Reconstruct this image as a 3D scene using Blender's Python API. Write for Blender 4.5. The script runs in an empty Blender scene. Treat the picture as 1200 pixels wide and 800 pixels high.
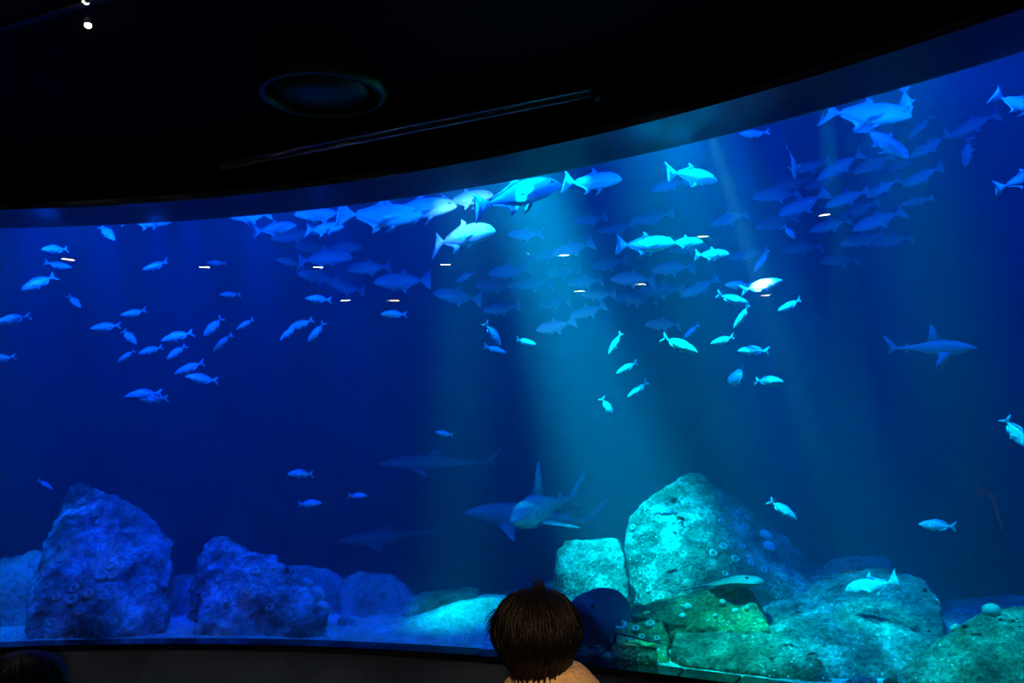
import bpy, bmesh, math, random
from mathutils import Vector, Matrix, noise
from mathutils.bvhtree import BVHTree

scene = bpy.context.scene
COL = scene.collection
RAD = math.radians
random.seed(7)

# ------------------------------------------------------------------ camera
EYE = Vector((0.0, 0.0, 1.75))
F = 870.0                                   # focal length in pixels of the 1200 px wide frame
PITCH, ROLL = RAD(7.8), RAD(-1.847)
FWD = Vector((0, math.cos(PITCH), math.sin(PITCH)))
_R0 = Vector((1, 0, 0)); _U0 = Vector((0, -math.sin(PITCH), math.cos(PITCH)))
RIGHT = _R0 * math.cos(ROLL) + _U0 * math.sin(ROLL)
UP = -_R0 * math.sin(ROLL) + _U0 * math.cos(ROLL)
cam_data = bpy.data.cameras.new('camera')
cam_data.sensor_width = 36.0
cam_data.lens = 36.0 * F / 1200.0
cam_data.clip_start = 0.05; cam_data.clip_end = 200
cam = bpy.data.objects.new('camera', cam_data); COL.objects.link(cam)
cam.matrix_world = Matrix(((RIGHT.x, UP.x, -FWD.x, EYE.x), (RIGHT.y, UP.y, -FWD.y, EYE.y),
                           (RIGHT.z, UP.z, -FWD.z, EYE.z), (0, 0, 0, 1)))
scene.camera = cam

# the viewing window is an arc of a circle in plan
CEN = Vector((-3.72, -3.67)); RW = 9.69
SILL_Z, HEAD_Z = 0.35, 3.672
TANK_D = 6.2                                # depth of the tank behind the window
WATER_Z = 6.0
CEIL_Z = 3.98
REVEAL = 0.46

def ray(px, py):
    return FWD + RIGHT * ((px - 600) / F) + UP * ((400 - py) / F)
def hit_circle(d, r, o=EYE):
    ox, oy = o.x - CEN.x, o.y - CEN.y
    a = d.x * d.x + d.y * d.y; b = 2 * (ox * d.x + oy * d.y); c = ox * ox + oy * oy - r * r
    return (-b + math.sqrt(b * b - 4 * a * c)) / (2 * a)
def at(px, py, dep):                        # point of the world: dep metres behind the window
    d = ray(px, py); return EYE + d * hit_circle(d, RW + dep)
def at_dist(px, py, dist):
    return EYE + ray(px, py) * dist
def at_z(px, py, z):
    d = ray(px, py); return EYE + d * ((z - EYE.z) / d.z)
def pol(r, ang, z):
    return Vector((CEN.x + r * math.cos(ang), CEN.y + r * math.sin(ang), z))

# ------------------------------------------------------------------ world, view
world = bpy.data.worlds.new('world'); scene.world = world
world.use_nodes = True
world.node_tree.nodes['Background'].inputs[0].default_value = (0.002, 0.003, 0.006, 1)
world.node_tree.nodes['Background'].inputs[1].default_value = 0.3
vs = scene.view_settings
vs.view_transform = 'Standard'; vs.look = 'None'; vs.exposure = 0.0; vs.gamma = 1.0
vs.use_curve_mapping = False
cy = scene.cycles
cy.use_denoising = True
cy.max_bounces = 6; cy.diffuse_bounces = 2; cy.glossy_bounces = 2; cy.transmission_bounces = 4
cy.volume_bounces = 1; cy.transparent_max_bounces = 12
cy.sample_clamp_indirect = 80.0
cy.caustics_reflective = False; cy.caustics_refractive = False

# ------------------------------------------------------------------ lamps of the tank (hung over the water), and added fill lamps
def spot(name, src, dst, power, color, half_deg, blend=0.5, radius=0.08):
    L = bpy.data.lights.new(name, 'SPOT')
    L.energy = power; L.color = color; L.spot_size = RAD(half_deg * 2); L.spot_blend = blend
    L.shadow_soft_size = radius
    o = bpy.data.objects.new(name, L); COL.objects.link(o)
    o.location = src
    o.rotation_euler = (Vector(dst) - Vector(src)).to_track_quat('-Z', 'Y').to_euler()
    return o
def area(name, src, dst, power, color, size):
    L = bpy.data.lights.new(name, 'AREA')
    L.shape = 'DISK'; L.size = size; L.energy = power; L.color = color
    o = bpy.data.objects.new(name, L); COL.objects.link(o)
    o.location = src
    o.rotation_euler = (Vector(dst) - Vector(src)).to_track_quat('-Z', 'Y').to_euler()
    return o
# blue flood lamps spread over the whole tank
for k, ang in enumerate((128, 108, 90, 74, 58, 42, 26)):
    p = pol(RW + 0.8, RAD(ang), WATER_Z + 0.25); q = pol(RW + 2.0, RAD(ang), 0)
    area('tank_flood_lamp', p, q, 165, (0.0, 0.06, 1.0), 0.8)
# unseen row of blue fill lamps, added behind the lintel to light fish flanks
for k, ang in enumerate((124, 112, 101, 91, 81, 71, 61, 51, 41, 31)):
    p = pol(RW + 0.16, RAD(ang), HEAD_Z + 0.55); q = pol(RW + 1.5, RAD(ang), 1.6)
    area('added_lintel_fill', p, q, 55, (0.0, 0.085, 1.0), 0.16)
# cyan-white beam lamps
def beam(px, py, dep, off_r, off_d, power, color, half, blend):
    t = at(px, py, dep)
    rad = Vector((t.x - CEN.x, t.y - CEN.y, 0)).normalized()
    tan = Vector((rad.y, -rad.x, 0))
    z = WATER_Z + 0.2
    s = Vector((t.x, t.y, 0)) + tan * off_r + rad * off_d; s.z = z
    return spot('tank_beam_lamp', s, t, power, color, half, blend, 0.22)
beam(750, 650, 1.3, -1.1, -0.9, 31000, (0.0, 0.60, 1.0), 7.4, 0.6)
beam(1000, 720, 0.9, -1.3, -0.4, 12500, (0.0, 0.48, 1.0), 8.0, 0.8)
beam(850, 778, 0.35, -0.5, -0.1, 9500, (0.0, 0.78, 0.70), 6.5, 0.9)
beam(1160, 770, 0.35, -0.3, -0.1, 5500, (0.0, 0.75, 0.68), 6.0, 0.9)
beam(540, 720, 0.75, 0.35, -0.3, 9000, (0.0, 0.70, 0.95), 4.0, 0.8)
beam(10, 720, 0.8, -0.9, -0.3, 2200, (0.0, 0.19, 0.95), 8.0, 0.7)
# unseen spots added behind the lintel to brighten chosen fish and rocks
def added_lintel_spot(px, py, dep, off_r, power, color, half, blend=0.7):
    t = at(px, py, dep)
    rad = Vector((t.x - CEN.x, t.y - CEN.y, 0)).normalized(); tan = Vector((rad.y, -rad.x, 0))
    c = Vector((CEN.x, CEN.y, 0)) + rad * (RW + 0.16) + tan * off_r; c.z = HEAD_Z + 0.55
    return spot('added_lintel_spot', c, t, power, color, half, blend, 0.04)
added_lintel_spot(892, 335, 0.9, -0.2, 2600, (0.34, 0.90, 1.0), 2.6, 0.4)
added_lintel_spot(560, 245, 1.0, 0.0, 150, (0.25, 0.95, 0.62), 30.0, 0.9)
added_lintel_spot(815, 290, 0.8, 0.0, 200, (0.0, 0.60, 0.90), 14.0, 0.8)
added_lintel_spot(1022, 687, 0.8, 0.1, 1100, (0.0, 0.80, 0.75), 4.0, 0.6)
added_lintel_spot(626, 603, 1.4, 0.45, 4500, (0.0, 0.62, 0.90), 4.5, 0.8)
for px, py in ((60, 690), (150, 640), (250, 700), (330, 700), (430, 700), (210, 738)):
    added_lintel_spot(px, py, 0.8, 0.0, 620, (0.0, 0.025, 1.0), 12.0, 0.9)

for px, py, dp, pw in ((905, 635, 1.7, 700), (1060, 690, 1.2, 700), (940, 690, 1.3, 400)):
    added_lintel_spot(px, py, dp, 0.3, pw, (0.0, 0.03, 1.0), 9.0, 0.9)

# ------------------------------------------------------------------ helpers
def tag(o, label=None, cat=None, group=None, kind=None):
    if label: o['label'] = label
    if cat: o['category'] = cat
    if group: o['group'] = group
    if kind: o['kind'] = kind
    return o
def link(name, me, mat=None, parent=None, loc=None):
    o = bpy.data.objects.new(name, me); COL.objects.link(o)
    if mat is not None and not me.materials: me.materials.append(mat)
    if parent is not None: o.parent = parent
    if loc is not None: o.location = loc
    return o
def mesh_from(name, verts, faces, smooth=False):
    me = bpy.data.meshes.new(name)
    me.from_pydata([tuple(v) for v in verts], [], faces); me.update()
    if smooth: me.polygons.foreach_set('use_smooth', [True] * len(me.polygons))
    return me
def bm_to_mesh(bm, name, smooth=True):
    bmesh.ops.recalc_face_normals(bm, faces=bm.faces)
    me = bpy.data.meshes.new(name); bm.to_mesh(me); bm.free()
    if smooth: me.polygons.foreach_set('use_smooth', [True] * len(me.polygons))
    return me

# ------------------------------------------------------------------ materials
def mat(name):
    m = bpy.data.materials.new(name); m.use_nodes = True
    nt = m.node_tree
    return m, nt, nt.nodes['Principled BSDF']
def plain(name, col, rough=0.6, metal=0.0, spec=0.5, var=0.25, scale=12.0, bump=0.0):
    m, nt, b = mat(name)
    b.inputs['Roughness'].default_value = rough; b.inputs['Metallic'].default_value = metal
    b.inputs['Specular IOR Level'].default_value = spec
    tc = nt.nodes.new('ShaderNodeTexCoord')
    n = nt.nodes.new('ShaderNodeTexNoise'); n.inputs['Scale'].default_value = scale; n.inputs['Detail'].default_value = 5
    nt.links.new(tc.outputs['Object'], n.inputs['Vector'])
    r = nt.nodes.new('ShaderNodeValToRGB')
    r.color_ramp.elements[0].position = 0.3; r.color_ramp.elements[1].position = 0.7
    r.color_ramp.elements[0].color = tuple(c * (1 - var) for c in col) + (1,)
    r.color_ramp.elements[1].color = tuple(min(1, c * (1 + var)) for c in col) + (1,)
    nt.links.new(n.outputs['Fac'], r.inputs['Fac']); nt.links.new(r.outputs['Color'], b.inputs['Base Color'])
    if bump:
        bp = nt.nodes.new('ShaderNodeBump'); bp.inputs['Strength'].default_value = bump; bp.inputs['Distance'].default_value = 0.02
        nt.links.new(n.outputs['Fac'], bp.inputs['Height']); nt.links.new(bp.outputs['Normal'], b.inputs['Normal'])
    return m
def emissive(name, col, strength):
    m = bpy.data.materials.new(name); m.use_nodes = True; nt = m.node_tree; nt.nodes.clear()
    e = nt.nodes.new('ShaderNodeEmission'); e.inputs[0].default_value = col + (1,); e.inputs[1].default_value = strength
    o = nt.nodes.new('ShaderNodeOutputMaterial'); nt.links.new(e.outputs[0], o.inputs['Surface'])
    m.cycles.emission_sampling = 'NONE'
    return m

M_BLACK = plain('black_ceiling_paint', (0.012, 0.012, 0.013), 0.8, spec=0.15, scale=3)
M_SOFFIT = plain('dark_painted_soffit', (0.34, 0.40, 0.42), 0.22, spec=0.4, var=0.08, scale=2)
M_WALL = plain('dark_wall_panel', (0.32, 0.40, 0.58), 0.7, spec=0.2, scale=2)
M_FLOOR = plain('dark_carpet', (0.09, 0.085, 0.09), 0.95, spec=0.1, scale=60, bump=0.3)
M_SILL = plain('polished_dark_sill', (0.03, 0.035, 0.045), 0.14, spec=0.6, var=0.2, scale=6)
M_METAL = plain('grey_painted_metal', (0.10, 0.22, 0.05), 0.35, metal=0.7, spec=0.3, scale=20)
M_RAIL = plain('pale_rail_metal', (0.75, 0.95, 0.70), 0.35, metal=0.7, spec=0.4, scale=20)
M_BLACKMETAL = plain('black_lamp_housing', (0.02, 0.02, 0.022), 0.45, scale=20)
M_BACK = plain('tank_back_wall_paint', (0.03, 0.07, 0.16), 0.9, spec=0.1, scale=1.5)
M_LAMP = emissive('warm_lamp_face', (1.0, 0.78, 0.48), 60.0)
M_LAMPDIM = emissive('white_lamp_face', (1.0, 0.86, 0.66), 100.0)

# acrylic pane: clear, mirrors a little as acrylic does
M_PANE = bpy.data.materials.new('clear_acrylic'); M_PANE.use_nodes = True
nt = M_PANE.node_tree; nt.nodes.clear()
_t = nt.nodes.new('ShaderNodeBsdfTransparent'); _g = nt.nodes.new('ShaderNodeBsdfGlossy'); _g.inputs['Roughness'].default_value = 0.0
_f = nt.nodes.new('ShaderNodeFresnel'); _f.inputs['IOR'].default_value = 1.49
_m = nt.nodes.new('ShaderNodeMixShader'); _o = nt.nodes.new('ShaderNodeOutputMaterial')
nt.links.new(_f.outputs[0], _m.inputs[0]); nt.links.new(_t.outputs[0], _m.inputs[1]); nt.links.new(_g.outputs[0], _m.inputs[2])
nt.links.new(_m.outputs[0], _o.inputs['Surface'])

# sea water: a real scattering and absorbing volume
M_WATER = bpy.data.materials.new('sea_water'); M_WATER.use_nodes = True
nt = M_WATER.node_tree; nt.nodes.clear()
_s = nt.nodes.new('ShaderNodeVolumeScatter'); _s.inputs['Color'].default_value = (0.2, 0.8, 1.0, 1)
_s.inputs['Density'].default_value = 0.06; _s.inputs['Anisotropy'].default_value = 0.0
_a = nt.nodes.new('ShaderNodeVolumeAbsorption'); _a.inputs['Color'].default_value = (0.0, 0.55, 0.5, 1)
_a.inputs['Density'].default_value = 0.25
_ad = nt.nodes.new('ShaderNodeAddShader'); _o = nt.nodes.new('ShaderNodeOutputMaterial')
nt.links.new(_s.outputs[0], _ad.inputs[0]); nt.links.new(_a.outputs[0], _ad.inputs[1])
nt.links.new(_ad.outputs[0], _o.inputs['Volume'])

def rock_material(name, dark, mid, pale, crust, crust_amt=0.55, dots=0.5, scale=1.0):
    m, nt, b = mat(name)
    N, L = nt.nodes.new, nt.links.new
    tc = N('ShaderNodeTexCoord')
    n1 = N('ShaderNodeTexNoise'); n1.inputs['Scale'].default_value = 3.2 * scale; n1.inputs['Detail'].default_value = 9; n1.inputs['Roughness'].default_value = 0.68
    n2 = N('ShaderNodeTexNoise'); n2.inputs['Scale'].default_value = 1.7 * scale; n2.inputs['Detail'].default_value = 6; n2.inputs['Roughness'].default_value = 0.6
    v = N('ShaderNodeTexVoronoi'); v.inputs['Scale'].default_value = 26 * scale
    n3 = N('ShaderNodeTexNoise'); n3.inputs['Scale'].default_value = 38 * scale; n3.inputs['Detail'].default_value = 4
    for q in (n1, n2, v, n3): L(tc.outputs['Object'], q.inputs['Vector'])
    r1 = N('ShaderNodeValToRGB')
    els = r1.color_ramp.elements
    els[0].position = 0.36; els[0].color = dark + (1,); els[1].position = 0.66; els[1].color = pale + (1,)
    e = els.new(0.5); e.color = mid + (1,)
    L(n1.outputs['Fac'], r1.inputs['Fac'])
    r2 = N('ShaderNodeValToRGB'); r2.color_ramp.elements[0].position = crust_amt; r2.color_ramp.elements[1].position = crust_amt + 0.09
    L(n2.outputs['Fac'], r2.inputs['Fac'])
    mx = N('ShaderNodeMix'); mx.data_type = 'RGBA'
    L(r2.outputs['Color'], mx.inputs[0]); L(r1.outputs['Color'], mx.inputs[6]); mx.inputs[7].default_value = crust + (1,)
    # grains
    r3 = N('ShaderNodeValToRGB'); r3.color_ramp.elements[0].position = 0.3; r3.color_ramp.elements[1].position = 0.72
    r3.color_ramp.elements[0].color = (0.45, 0.45, 0.45, 1); r3.color_ramp.elements[1].color = (1.5, 1.5, 1.5, 1)
    L(n3.outputs['Fac'], r3.inputs['Fac'])
    ml = N('ShaderNodeMix'); ml.data_type = 'RGBA'; ml.blend_type = 'MULTIPLY'; ml.inputs[0].default_value = 1.0
    L(mx.outputs[2], ml.inputs[6]); L(r3.outputs['Color'], ml.inputs[7])
    # pale shell dots
    r4 = N('ShaderNodeValToRGB'); r4.color_ramp.elements[0].position = 0.16; r4.color_ramp.elements[1].position = 0.24
    r4.color_ramp.elements[0].color = (1, 1, 1, 1); r4.color_ramp.elements[1].color = (0, 0, 0, 1)
    L(v.outputs['Distance'], r4.inputs['Fac'])
    mk = N('ShaderNodeMath'); mk.operation = 'MULTIPLY'; L(r4.outputs['Color'], mk.inputs[0])
    r5 = N('ShaderNodeValToRGB'); r5.color_ramp.elements[0].position = 0.47; r5.color_ramp.elements[1].position = 0.58
    L(n1.outputs['Fac'], r5.inputs['Fac']); L(r5.outputs['Color'], mk.inputs[1])
    mk2 = N('ShaderNodeMath'); mk2.operation = 'MULTIPLY'; L(mk.outputs[0], mk2.inputs[0]); mk2.inputs[1].default_value = dots
    md = N('ShaderNodeMix'); md.data_type = 'RGBA'; L(mk2.outputs[0], md.inputs[0]); L(ml.outputs[2], md.inputs[6]); md.inputs[7].default_value = (0.85, 0.85, 0.75, 1)
    L(md.outputs[2], b.inputs['Base Color'])
    bp = N('ShaderNodeBump'); bp.inputs['Strength'].default_value = 0.8; bp.inputs['Distance'].default_value = 0.03
    ad = N('ShaderNodeMath'); ad.operation = 'ADD'; L(n3.outputs['Fac'], ad.inputs[0]); L(n1.outputs['Fac'], ad.inputs[1])
    L(ad.outputs[0], bp.inputs['Height']); L(bp.outputs['Normal'], b.inputs['Normal'])
    b.inputs['Roughness'].default_value = 0.85; b.inputs['Specular IOR Level'].default_value = 0.2
    return m
M_ROCK_BLUE = rock_material('grey_crusted_rock', (0.03, 0.05, 0.04), (0.30, 0.31, 0.31), (0.85, 0.85, 0.82), (0.05, 0.08, 0.06), 0.53, 0.5)
M_ROCK_PALE = rock_material('pale_crusted_rock', (0.03, 0.045, 0.035), (0.14, 0.18, 0.135), (0.52, 0.58, 0.46), (0.06, 0.09, 0.06), 0.54, 0.9)
M_ROCK_OLIVE = rock_material('olive_algae_rock', (0.03, 0.04, 0.025), (0.10, 0.14, 0.07), (0.40, 0.44, 0.22), (0.30, 0.32, 0.09), 0.58, 0.9)
M_ROCK_FAR = rock_material('smooth_grey_rock', (0.16, 0.17, 0.17), (0.30, 0.31, 0.31), (0.50, 0.50, 0.50), (0.30, 0.32, 0.30), 0.6, 0.1)
M_SAND = rock_material('pale_coral_sand', (0.42, 0.44, 0.40), (0.58, 0.60, 0.54), (0.80, 0.80, 0.74), (0.50, 0.54, 0.46), 0.60, 0.25, scale=1.3)
M_BARNACLE = plain('pale_barnacle', (0.55, 0.58, 0.52), 0.8, var=0.35, scale=30, bump=0.5)
M_ALGAE = plain('yellow_green_algae', (0.50, 0.52, 0.16), 0.9, var=0.5, scale=40, bump=0.6)

def fish_material(name, back, flank, belly, fin_tint=None):
    m, nt, b = mat(name)
    N, L = nt.nodes.new, nt.links.new
    tc = N('ShaderNodeTexCoord'); sx = N('ShaderNodeSeparateXYZ'); L(tc.outputs['Object'], sx.inputs[0])
    n = N('ShaderNodeTexNoise'); n.inputs['Scale'].default_value = 14; n.inputs['Detail'].default_value = 4
    L(tc.outputs['Object'], n.inputs['Vector'])
    ma = N('ShaderNodeMath'); ma.operation = 'MULTIPLY_ADD'; L(n.outputs['Fac'], ma.inputs[0]); ma.inputs[1].default_value = 0.06
    L(sx.outputs['Z'], ma.inputs[2])
    r = N('ShaderNodeValToRGB')
    e = r.color_ramp.elements
    mr = N('ShaderNodeMapRange'); mr.inputs['From Min'].default_value = -0.14; mr.inputs['From Max'].default_value = 0.2
    L(ma.outputs[0], mr.inputs['Value']); L(mr.outputs[0], r.inputs['Fac'])
    e[0].position = 0.15; e[0].color = belly + (1,); e[1].position = 0.85; e[1].color = back + (1,)
    q = e.new(0.5); q.color = flank + (1,)
    L(r.outputs['Color'], b.inputs['Base Color'])
    b.inputs['Roughness'].default_value = 0.38; b.inputs['Specular IOR Level'].default_value = 0.6
    b.inputs['Metallic'].default_value = 0.0
    return m
M_TREV = fish_material('silver_blue_fish_skin', (0.40, 0.42, 0.58), (0.66, 0.70, 0.70), (0.86, 0.88, 0.84))
M_BREAM = fish_material('pale_silver_fish_skin', (0.46, 0.48, 0.62), (0.70, 0.74, 0.74), (0.88, 0.90, 0.86))
M_SHARK = fish_material('grey_shark_skin', (0.34, 0.36, 0.38), (0.42, 0.44, 0.45), (0.85, 0.86, 0.84))
M_RAYFISH = plain('grey_ray_skin', (0.045, 0.05, 0.055), 0.6, var=0.3, scale=9, bump=0.2)
M_RAYBELLY = plain('pale_ray_skin', (0.20, 0.22, 0.21), 0.55, var=0.2, scale=9)
M_EYE = plain('dark_fish_eye', (0.015, 0.015, 0.02), 0.15, var=0.1)

# ------------------------------------------------------------------ the room shell
A0, A1 = RAD(140), RAD(-8)                  # window arc, left end to right end
NA = 120
ANG = [A0 + (A1 - A0) * k / NA for k in range(NA + 1)]
def arc_strip(name, rz, m, kind='structure', parent=None, closed=False, angs=ANG, smooth=True):
    """sweep a profile of (radius, z) along the arc"""
    V, Fc = [], []
    n = len(rz)
    for a in angs:
        for r, z in rz: V.append(pol(r, a, z))
    for k in range(len(angs) - 1):
        for j in range(n if closed else n - 1):
            j2 = (j + 1) % n
            Fc.append((k * n + j, k * n + j2, (k + 1) * n + j2, (k + 1) * n + j))
    if closed:
        Fc.append(tuple(range(n))[::-1]); Fc.append(tuple(range((len(angs) - 1) * n, len(angs) * n)))
    bm = bmesh.new()
    vs_ = [bm.verts.new(v) for v in V]
    for f in Fc: bm.faces.new([vs_[i] for i in f])
    o = link(name, bm_to_mesh(bm, name, smooth), m, parent)
    if parent is None: tag(o, kind=kind)
    return o
# window pane: one thick curved sheet of acrylic (its room side)
window = arc_strip('window_1', [(RW, SILL_Z - 0.02), (RW, HEAD_Z + 0.02)], M_PANE)
tag(window, 'tall curved clear acrylic viewing window of the big tank', kind='structure')
# wall under the window with the ledge in front of the pane
wall_low = arc_strip('wall_front', [(RW - 0.16, 0.0), (RW - 0.16, SILL_Z - 0.045), (RW + 0.01, SILL_Z - 0.045), (RW + 0.01, 0.0)], M_WALL, closed=True, smooth=False)
tag(wall_low, 'low dark curved wall under the viewing window')
ledge = arc_strip('trim_1', [(RW - 0.175, SILL_Z - 0.045), (RW - 0.175, SILL_Z - 0.018), (RW + 0.01, SILL_Z - 0.018), (RW + 0.01, SILL_Z - 0.045)], M_BLACKMETAL, closed=True, smooth=False)
tag(ledge, 'narrow dark ledge running along the foot of the window')
def ledge_tile_mesh(da):
    V = []
    for a in (0, da / 2, da):
        for r, z in ((RW - 0.17, -0.018), (RW - 0.17, 0.0), (RW - 0.005, 0.0), (RW - 0.005, -0.018)):
            V.append((r * math.cos(-a), r * math.sin(-a), z))
    Fc = [(3, 2, 1, 0), (8, 9, 10, 11)]
    for k in range(2):
        for j in range(4):
            Fc.append((k * 4 + j, k * 4 + (j + 1) % 4, (k + 1) * 4 + (j + 1) % 4, (k + 1) * 4 + j))
    return mesh_from('ledge_tile', V, Fc)
da_t = 0.345 / RW
tile_me = ledge_tile_mesh(da_t - 0.012 / RW)
a = RAD(122)
while a > RAD(14):
    o = link('ledge_tile', tile_me, M_SILL, ledge, (CEN.x, CEN.y, SILL_Z)); o.rotation_euler = (0, 0, a)
    a -= da_t
# deep lintel over the window: underside, fascia
soffit = arc_strip('trim_2', [(RW - REVEAL, HEAD_Z), (RW + 0.02, HEAD_Z), (RW + 0.02, HEAD_Z + 0.05), (RW - REVEAL, HEAD_Z + 0.05)], M_SOFFIT, closed=True, smooth=False)
tag(soffit, 'smooth underside of the lintel above the viewing window')
fascia = arc_strip('wall_upper', [(RW - REVEAL, HEAD_Z + 0.05), (RW + 0.06, HEAD_Z + 0.05), (RW + 0.06, CEIL_Z + 0.1), (RW - REVEAL, CEIL_Z + 0.1)], M_BLACK, closed=True, smooth=False)
tag(fascia, 'black curved wall above the viewing window')
def disc(name, r, z, m, thick, seg=96):
    V = [pol(r, 2 * math.pi * k / seg, z) for k in range(seg)] + [pol(r, 2 * math.pi * k / seg, z + thick) for k in range(seg)]
    Fc = [tuple(range(seg))[::-1], tuple(range(seg, 2 * seg))] + [(k, (k + 1) % seg, seg + (k + 1) % seg, seg + k) for k in range(seg)]
    return tag(link(name, mesh_from(name, V, Fc), m), kind='structure')
tag(disc('ceiling', RW + 0.06, CEIL_Z, M_BLACK, 0.12), 'flat black ceiling of the viewing hall')
tag(disc('floor', RW + 0.35, -0.12, M_FLOOR, 0.12), 'dark carpeted floor of the viewing hall')
back_angs = [A1 - (2 * math.pi - (A0 - A1)) * k / 60 for k in range(61)]
o = arc_strip('wall_back', [(RW, 0.0), (RW, CEIL_Z), (RW + 0.3, CEIL_Z), (RW + 0.3, 0.0)], M_BLACK, closed=True, angs=back_angs, smooth=False)
tag(o, 'black curved wall behind the visitors')

# ------------------------------------------------------------------ the tank
def sand_z(x, y):
    dx, dy = x - CEN.x, y - CEN.y
    dep = math.hypot(dx, dy) - RW
    t = min(1, max(0, (dep - 1.55) / 1.9)); t = t * t * (3 - 2 * t)
    z = SILL_Z - 0.015 - 1.7 * t
    z += 0.05 * min(1, max(0, dep) / 0.5) * (noise.fractal(Vector((x * 1.1, y * 1.1, 3)), 0.8, 2.0, 4))
    # a bank of sand heaped in front of the low rocks
    bx, by = BANK.x - x, BANK.y - y
    z += 0.17 * math.exp(-(bx * bx + by * by) / 0.22)
    return z
BANK = at(575, 715, 0.95)
TA0, TA1 = RAD(132), RAD(4)
na, nr = 300, 90
V, Fc = [], []
for i in range(na + 1):
    a = TA0 + (TA1 - TA0) * i / na
    for j in range(nr + 1):
        dep = 0.012 + (TANK_D - 0.1) * (j / nr) ** 1.6
        p = pol(RW + dep, a, 0); p.z = sand_z(p.x, p.y)
        V.append(p)
for i in range(na):
    for j in range(nr):
        q = i * (nr + 1) + j
        Fc.append((q, q + nr + 1, q + nr + 2, q + 1))
sand = link('tank_floor', mesh_from('tank_floor', V, Fc, True), M_SAND)
tag(sand, 'pale sand floor of the tank falling away into the deep', kind='structure')
tang = [TA0 + (TA1 - TA0) * k / 80 for k in range(81)]
o = arc_strip('wall_tank_back', [(RW + TANK_D, -2.2), (RW + TANK_D, WATER_Z + 0.6), (RW + TANK_D + 0.3, WATER_Z + 0.6), (RW + TANK_D + 0.3, -2.2)], M_BACK, closed=True, angs=tang)
tag(o, 'deep blue back wall of the tank lost in haze')
for nm, a in (('wall_tank_left', TA0 + 0.003), ('wall_tank_right', TA1 - 0.003)):
    s = 1 if nm.endswith('left') else -1
    o = arc_strip(nm, [(RW + 0.02, -2.2), (RW + 0.02, WATER_Z + 0.6), (RW + TANK_D, WATER_Z + 0.6), (RW + TANK_D, -2.2)], M_BACK, closed=True, angs=[a, a + s * 0.02], smooth=False)
    tag(o, 'blue end wall of the tank')
water = arc_strip('tank_water', [(RW + 0.006, -2.1), (RW + 0.006, WATER_Z), (RW + TANK_D - 0.02, WATER_Z), (RW + TANK_D - 0.02, -2.1)], M_WATER, closed=True, angs=[TA0 + (TA1 - TA0) * k / 160 for k in range(161)], smooth=False)
tag(water, 'hazy deep blue sea water filling the tank', 'water', kind='stuff')

# ------------------------------------------------------------------ rocks
def fbm(p, f, o=4):
    return noise.fractal(p * f, 0.9, 2.1, o)
def rock(name, label, pts, m, group=None, size=0.05, amp=0.05, freq=2.2, fine=0.016, smooth=1, foot=0.25, cat='rock', seed=0, wonly=False):
    """pts: (px, py, depth) corners of a boulder as real points; foot: the base sunk under the sand"""
    P = [at(*p) for p in pts]
    lo = min(p.z for p in P)
    base = []
    for p in P:
        if p.z < lo + 0.25: base.append(Vector((p.x, p.y, p.z - foot)))
    P += base
    bm = bmesh.new()
    for p in P: bm.verts.new(p)
    r = bmesh.ops.convex_hull(bm, input=bm.verts)
    junk = list({g for g in r['geom_interior'] + r['geom_unused'] if isinstance(g, bmesh.types.BMVert)})
    bmesh.ops.delete(bm, geom=junk, context='VERTS')
    bmesh.ops.triangulate(bm, faces=bm.faces)
    for it in range(9):
        L = [e for e in bm.edges if e.calc_length() > size]
        if not L or len(bm.verts) > 16000: break
        bmesh.ops.subdivide_edges(bm, edges=L, cuts=1)
        bmesh.ops.triangulate(bm, faces=[f for f in bm.faces if len(f.verts) > 3])
    for it in range(smooth):
        bmesh.ops.smooth_vert(bm, verts=bm.verts, factor=0.5, use_axis_x=True, use_axis_y=True, use_axis_z=True)
    bm.normal_update()
    off = Vector((seed * 3.1, seed * 1.7, seed * 0.9))
    for v in bm.verts:
        q = v.co + off
        d = amp * fbm(q, freq, 5)
        c = noise.cell(q * 9) * 0
        w = noise.voronoi(q * 11)[0][0]
        d += fine * (0.5 - min(1, w * 1.6)) + fine * 0.6 * fbm(q, 14, 3) + c
        v.co = v.co + v.normal * d
    org = sum((p for p in P), Vector()) / len(P)
    org.z = min(v.co.z for v in bm.verts)
    bvh = BVHTree.FromBMesh(bm)
    for v in bm.verts: v.co -= org
    o = link(name, bm_to_mesh(bm, name), m, None, org)
    tag(o, label, cat, group)
    return o, bvh
def on_rock(bvh, px, py):
    d = ray(px, py).normalized()
    loc, nor, i, dist = bvh.ray_cast(EYE, d)
    return (loc, nor) if loc is not None else (None, None)
def lathe(name, prof, seg=12):
    V, Fc = [], []
    for r, z in prof:
        for k in range(seg):
            t = 2 * math.pi * k / seg
            V.append((r * math.cos(t), r * math.sin(t), z))
    for j in range(len(prof) - 1):
        for k in range(seg):
            k2 = (k + 1) % seg
            Fc.append((j * seg + k, j * seg + k2, (j + 1) * seg + k2, (j + 1) * seg + k))
    Fc.append(tuple(range(seg))[::-1]); Fc.append(tuple(range((len(prof) - 1) * seg, len(prof) * seg)))
    return mesh_from(name, V, Fc, True)
CUP = lathe('barnacle', [(0.95, -0.35), (1.0, 0.0), (0.92, 0.45), (0.72, 0.62), (0.55, 0.55), (0.42, 0.15), (0.3, 0.1)])
CUP.materials.append(M_BARNACLE)
KNOB = lathe('knob', [(0.6, -0.4), (0.95, 0.0), (1.0, 0.35), (0.85, 0.75), (0.5, 0.98), (0.1, 1.05)])
KNOB.materials.append(M_BARNACLE)
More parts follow.
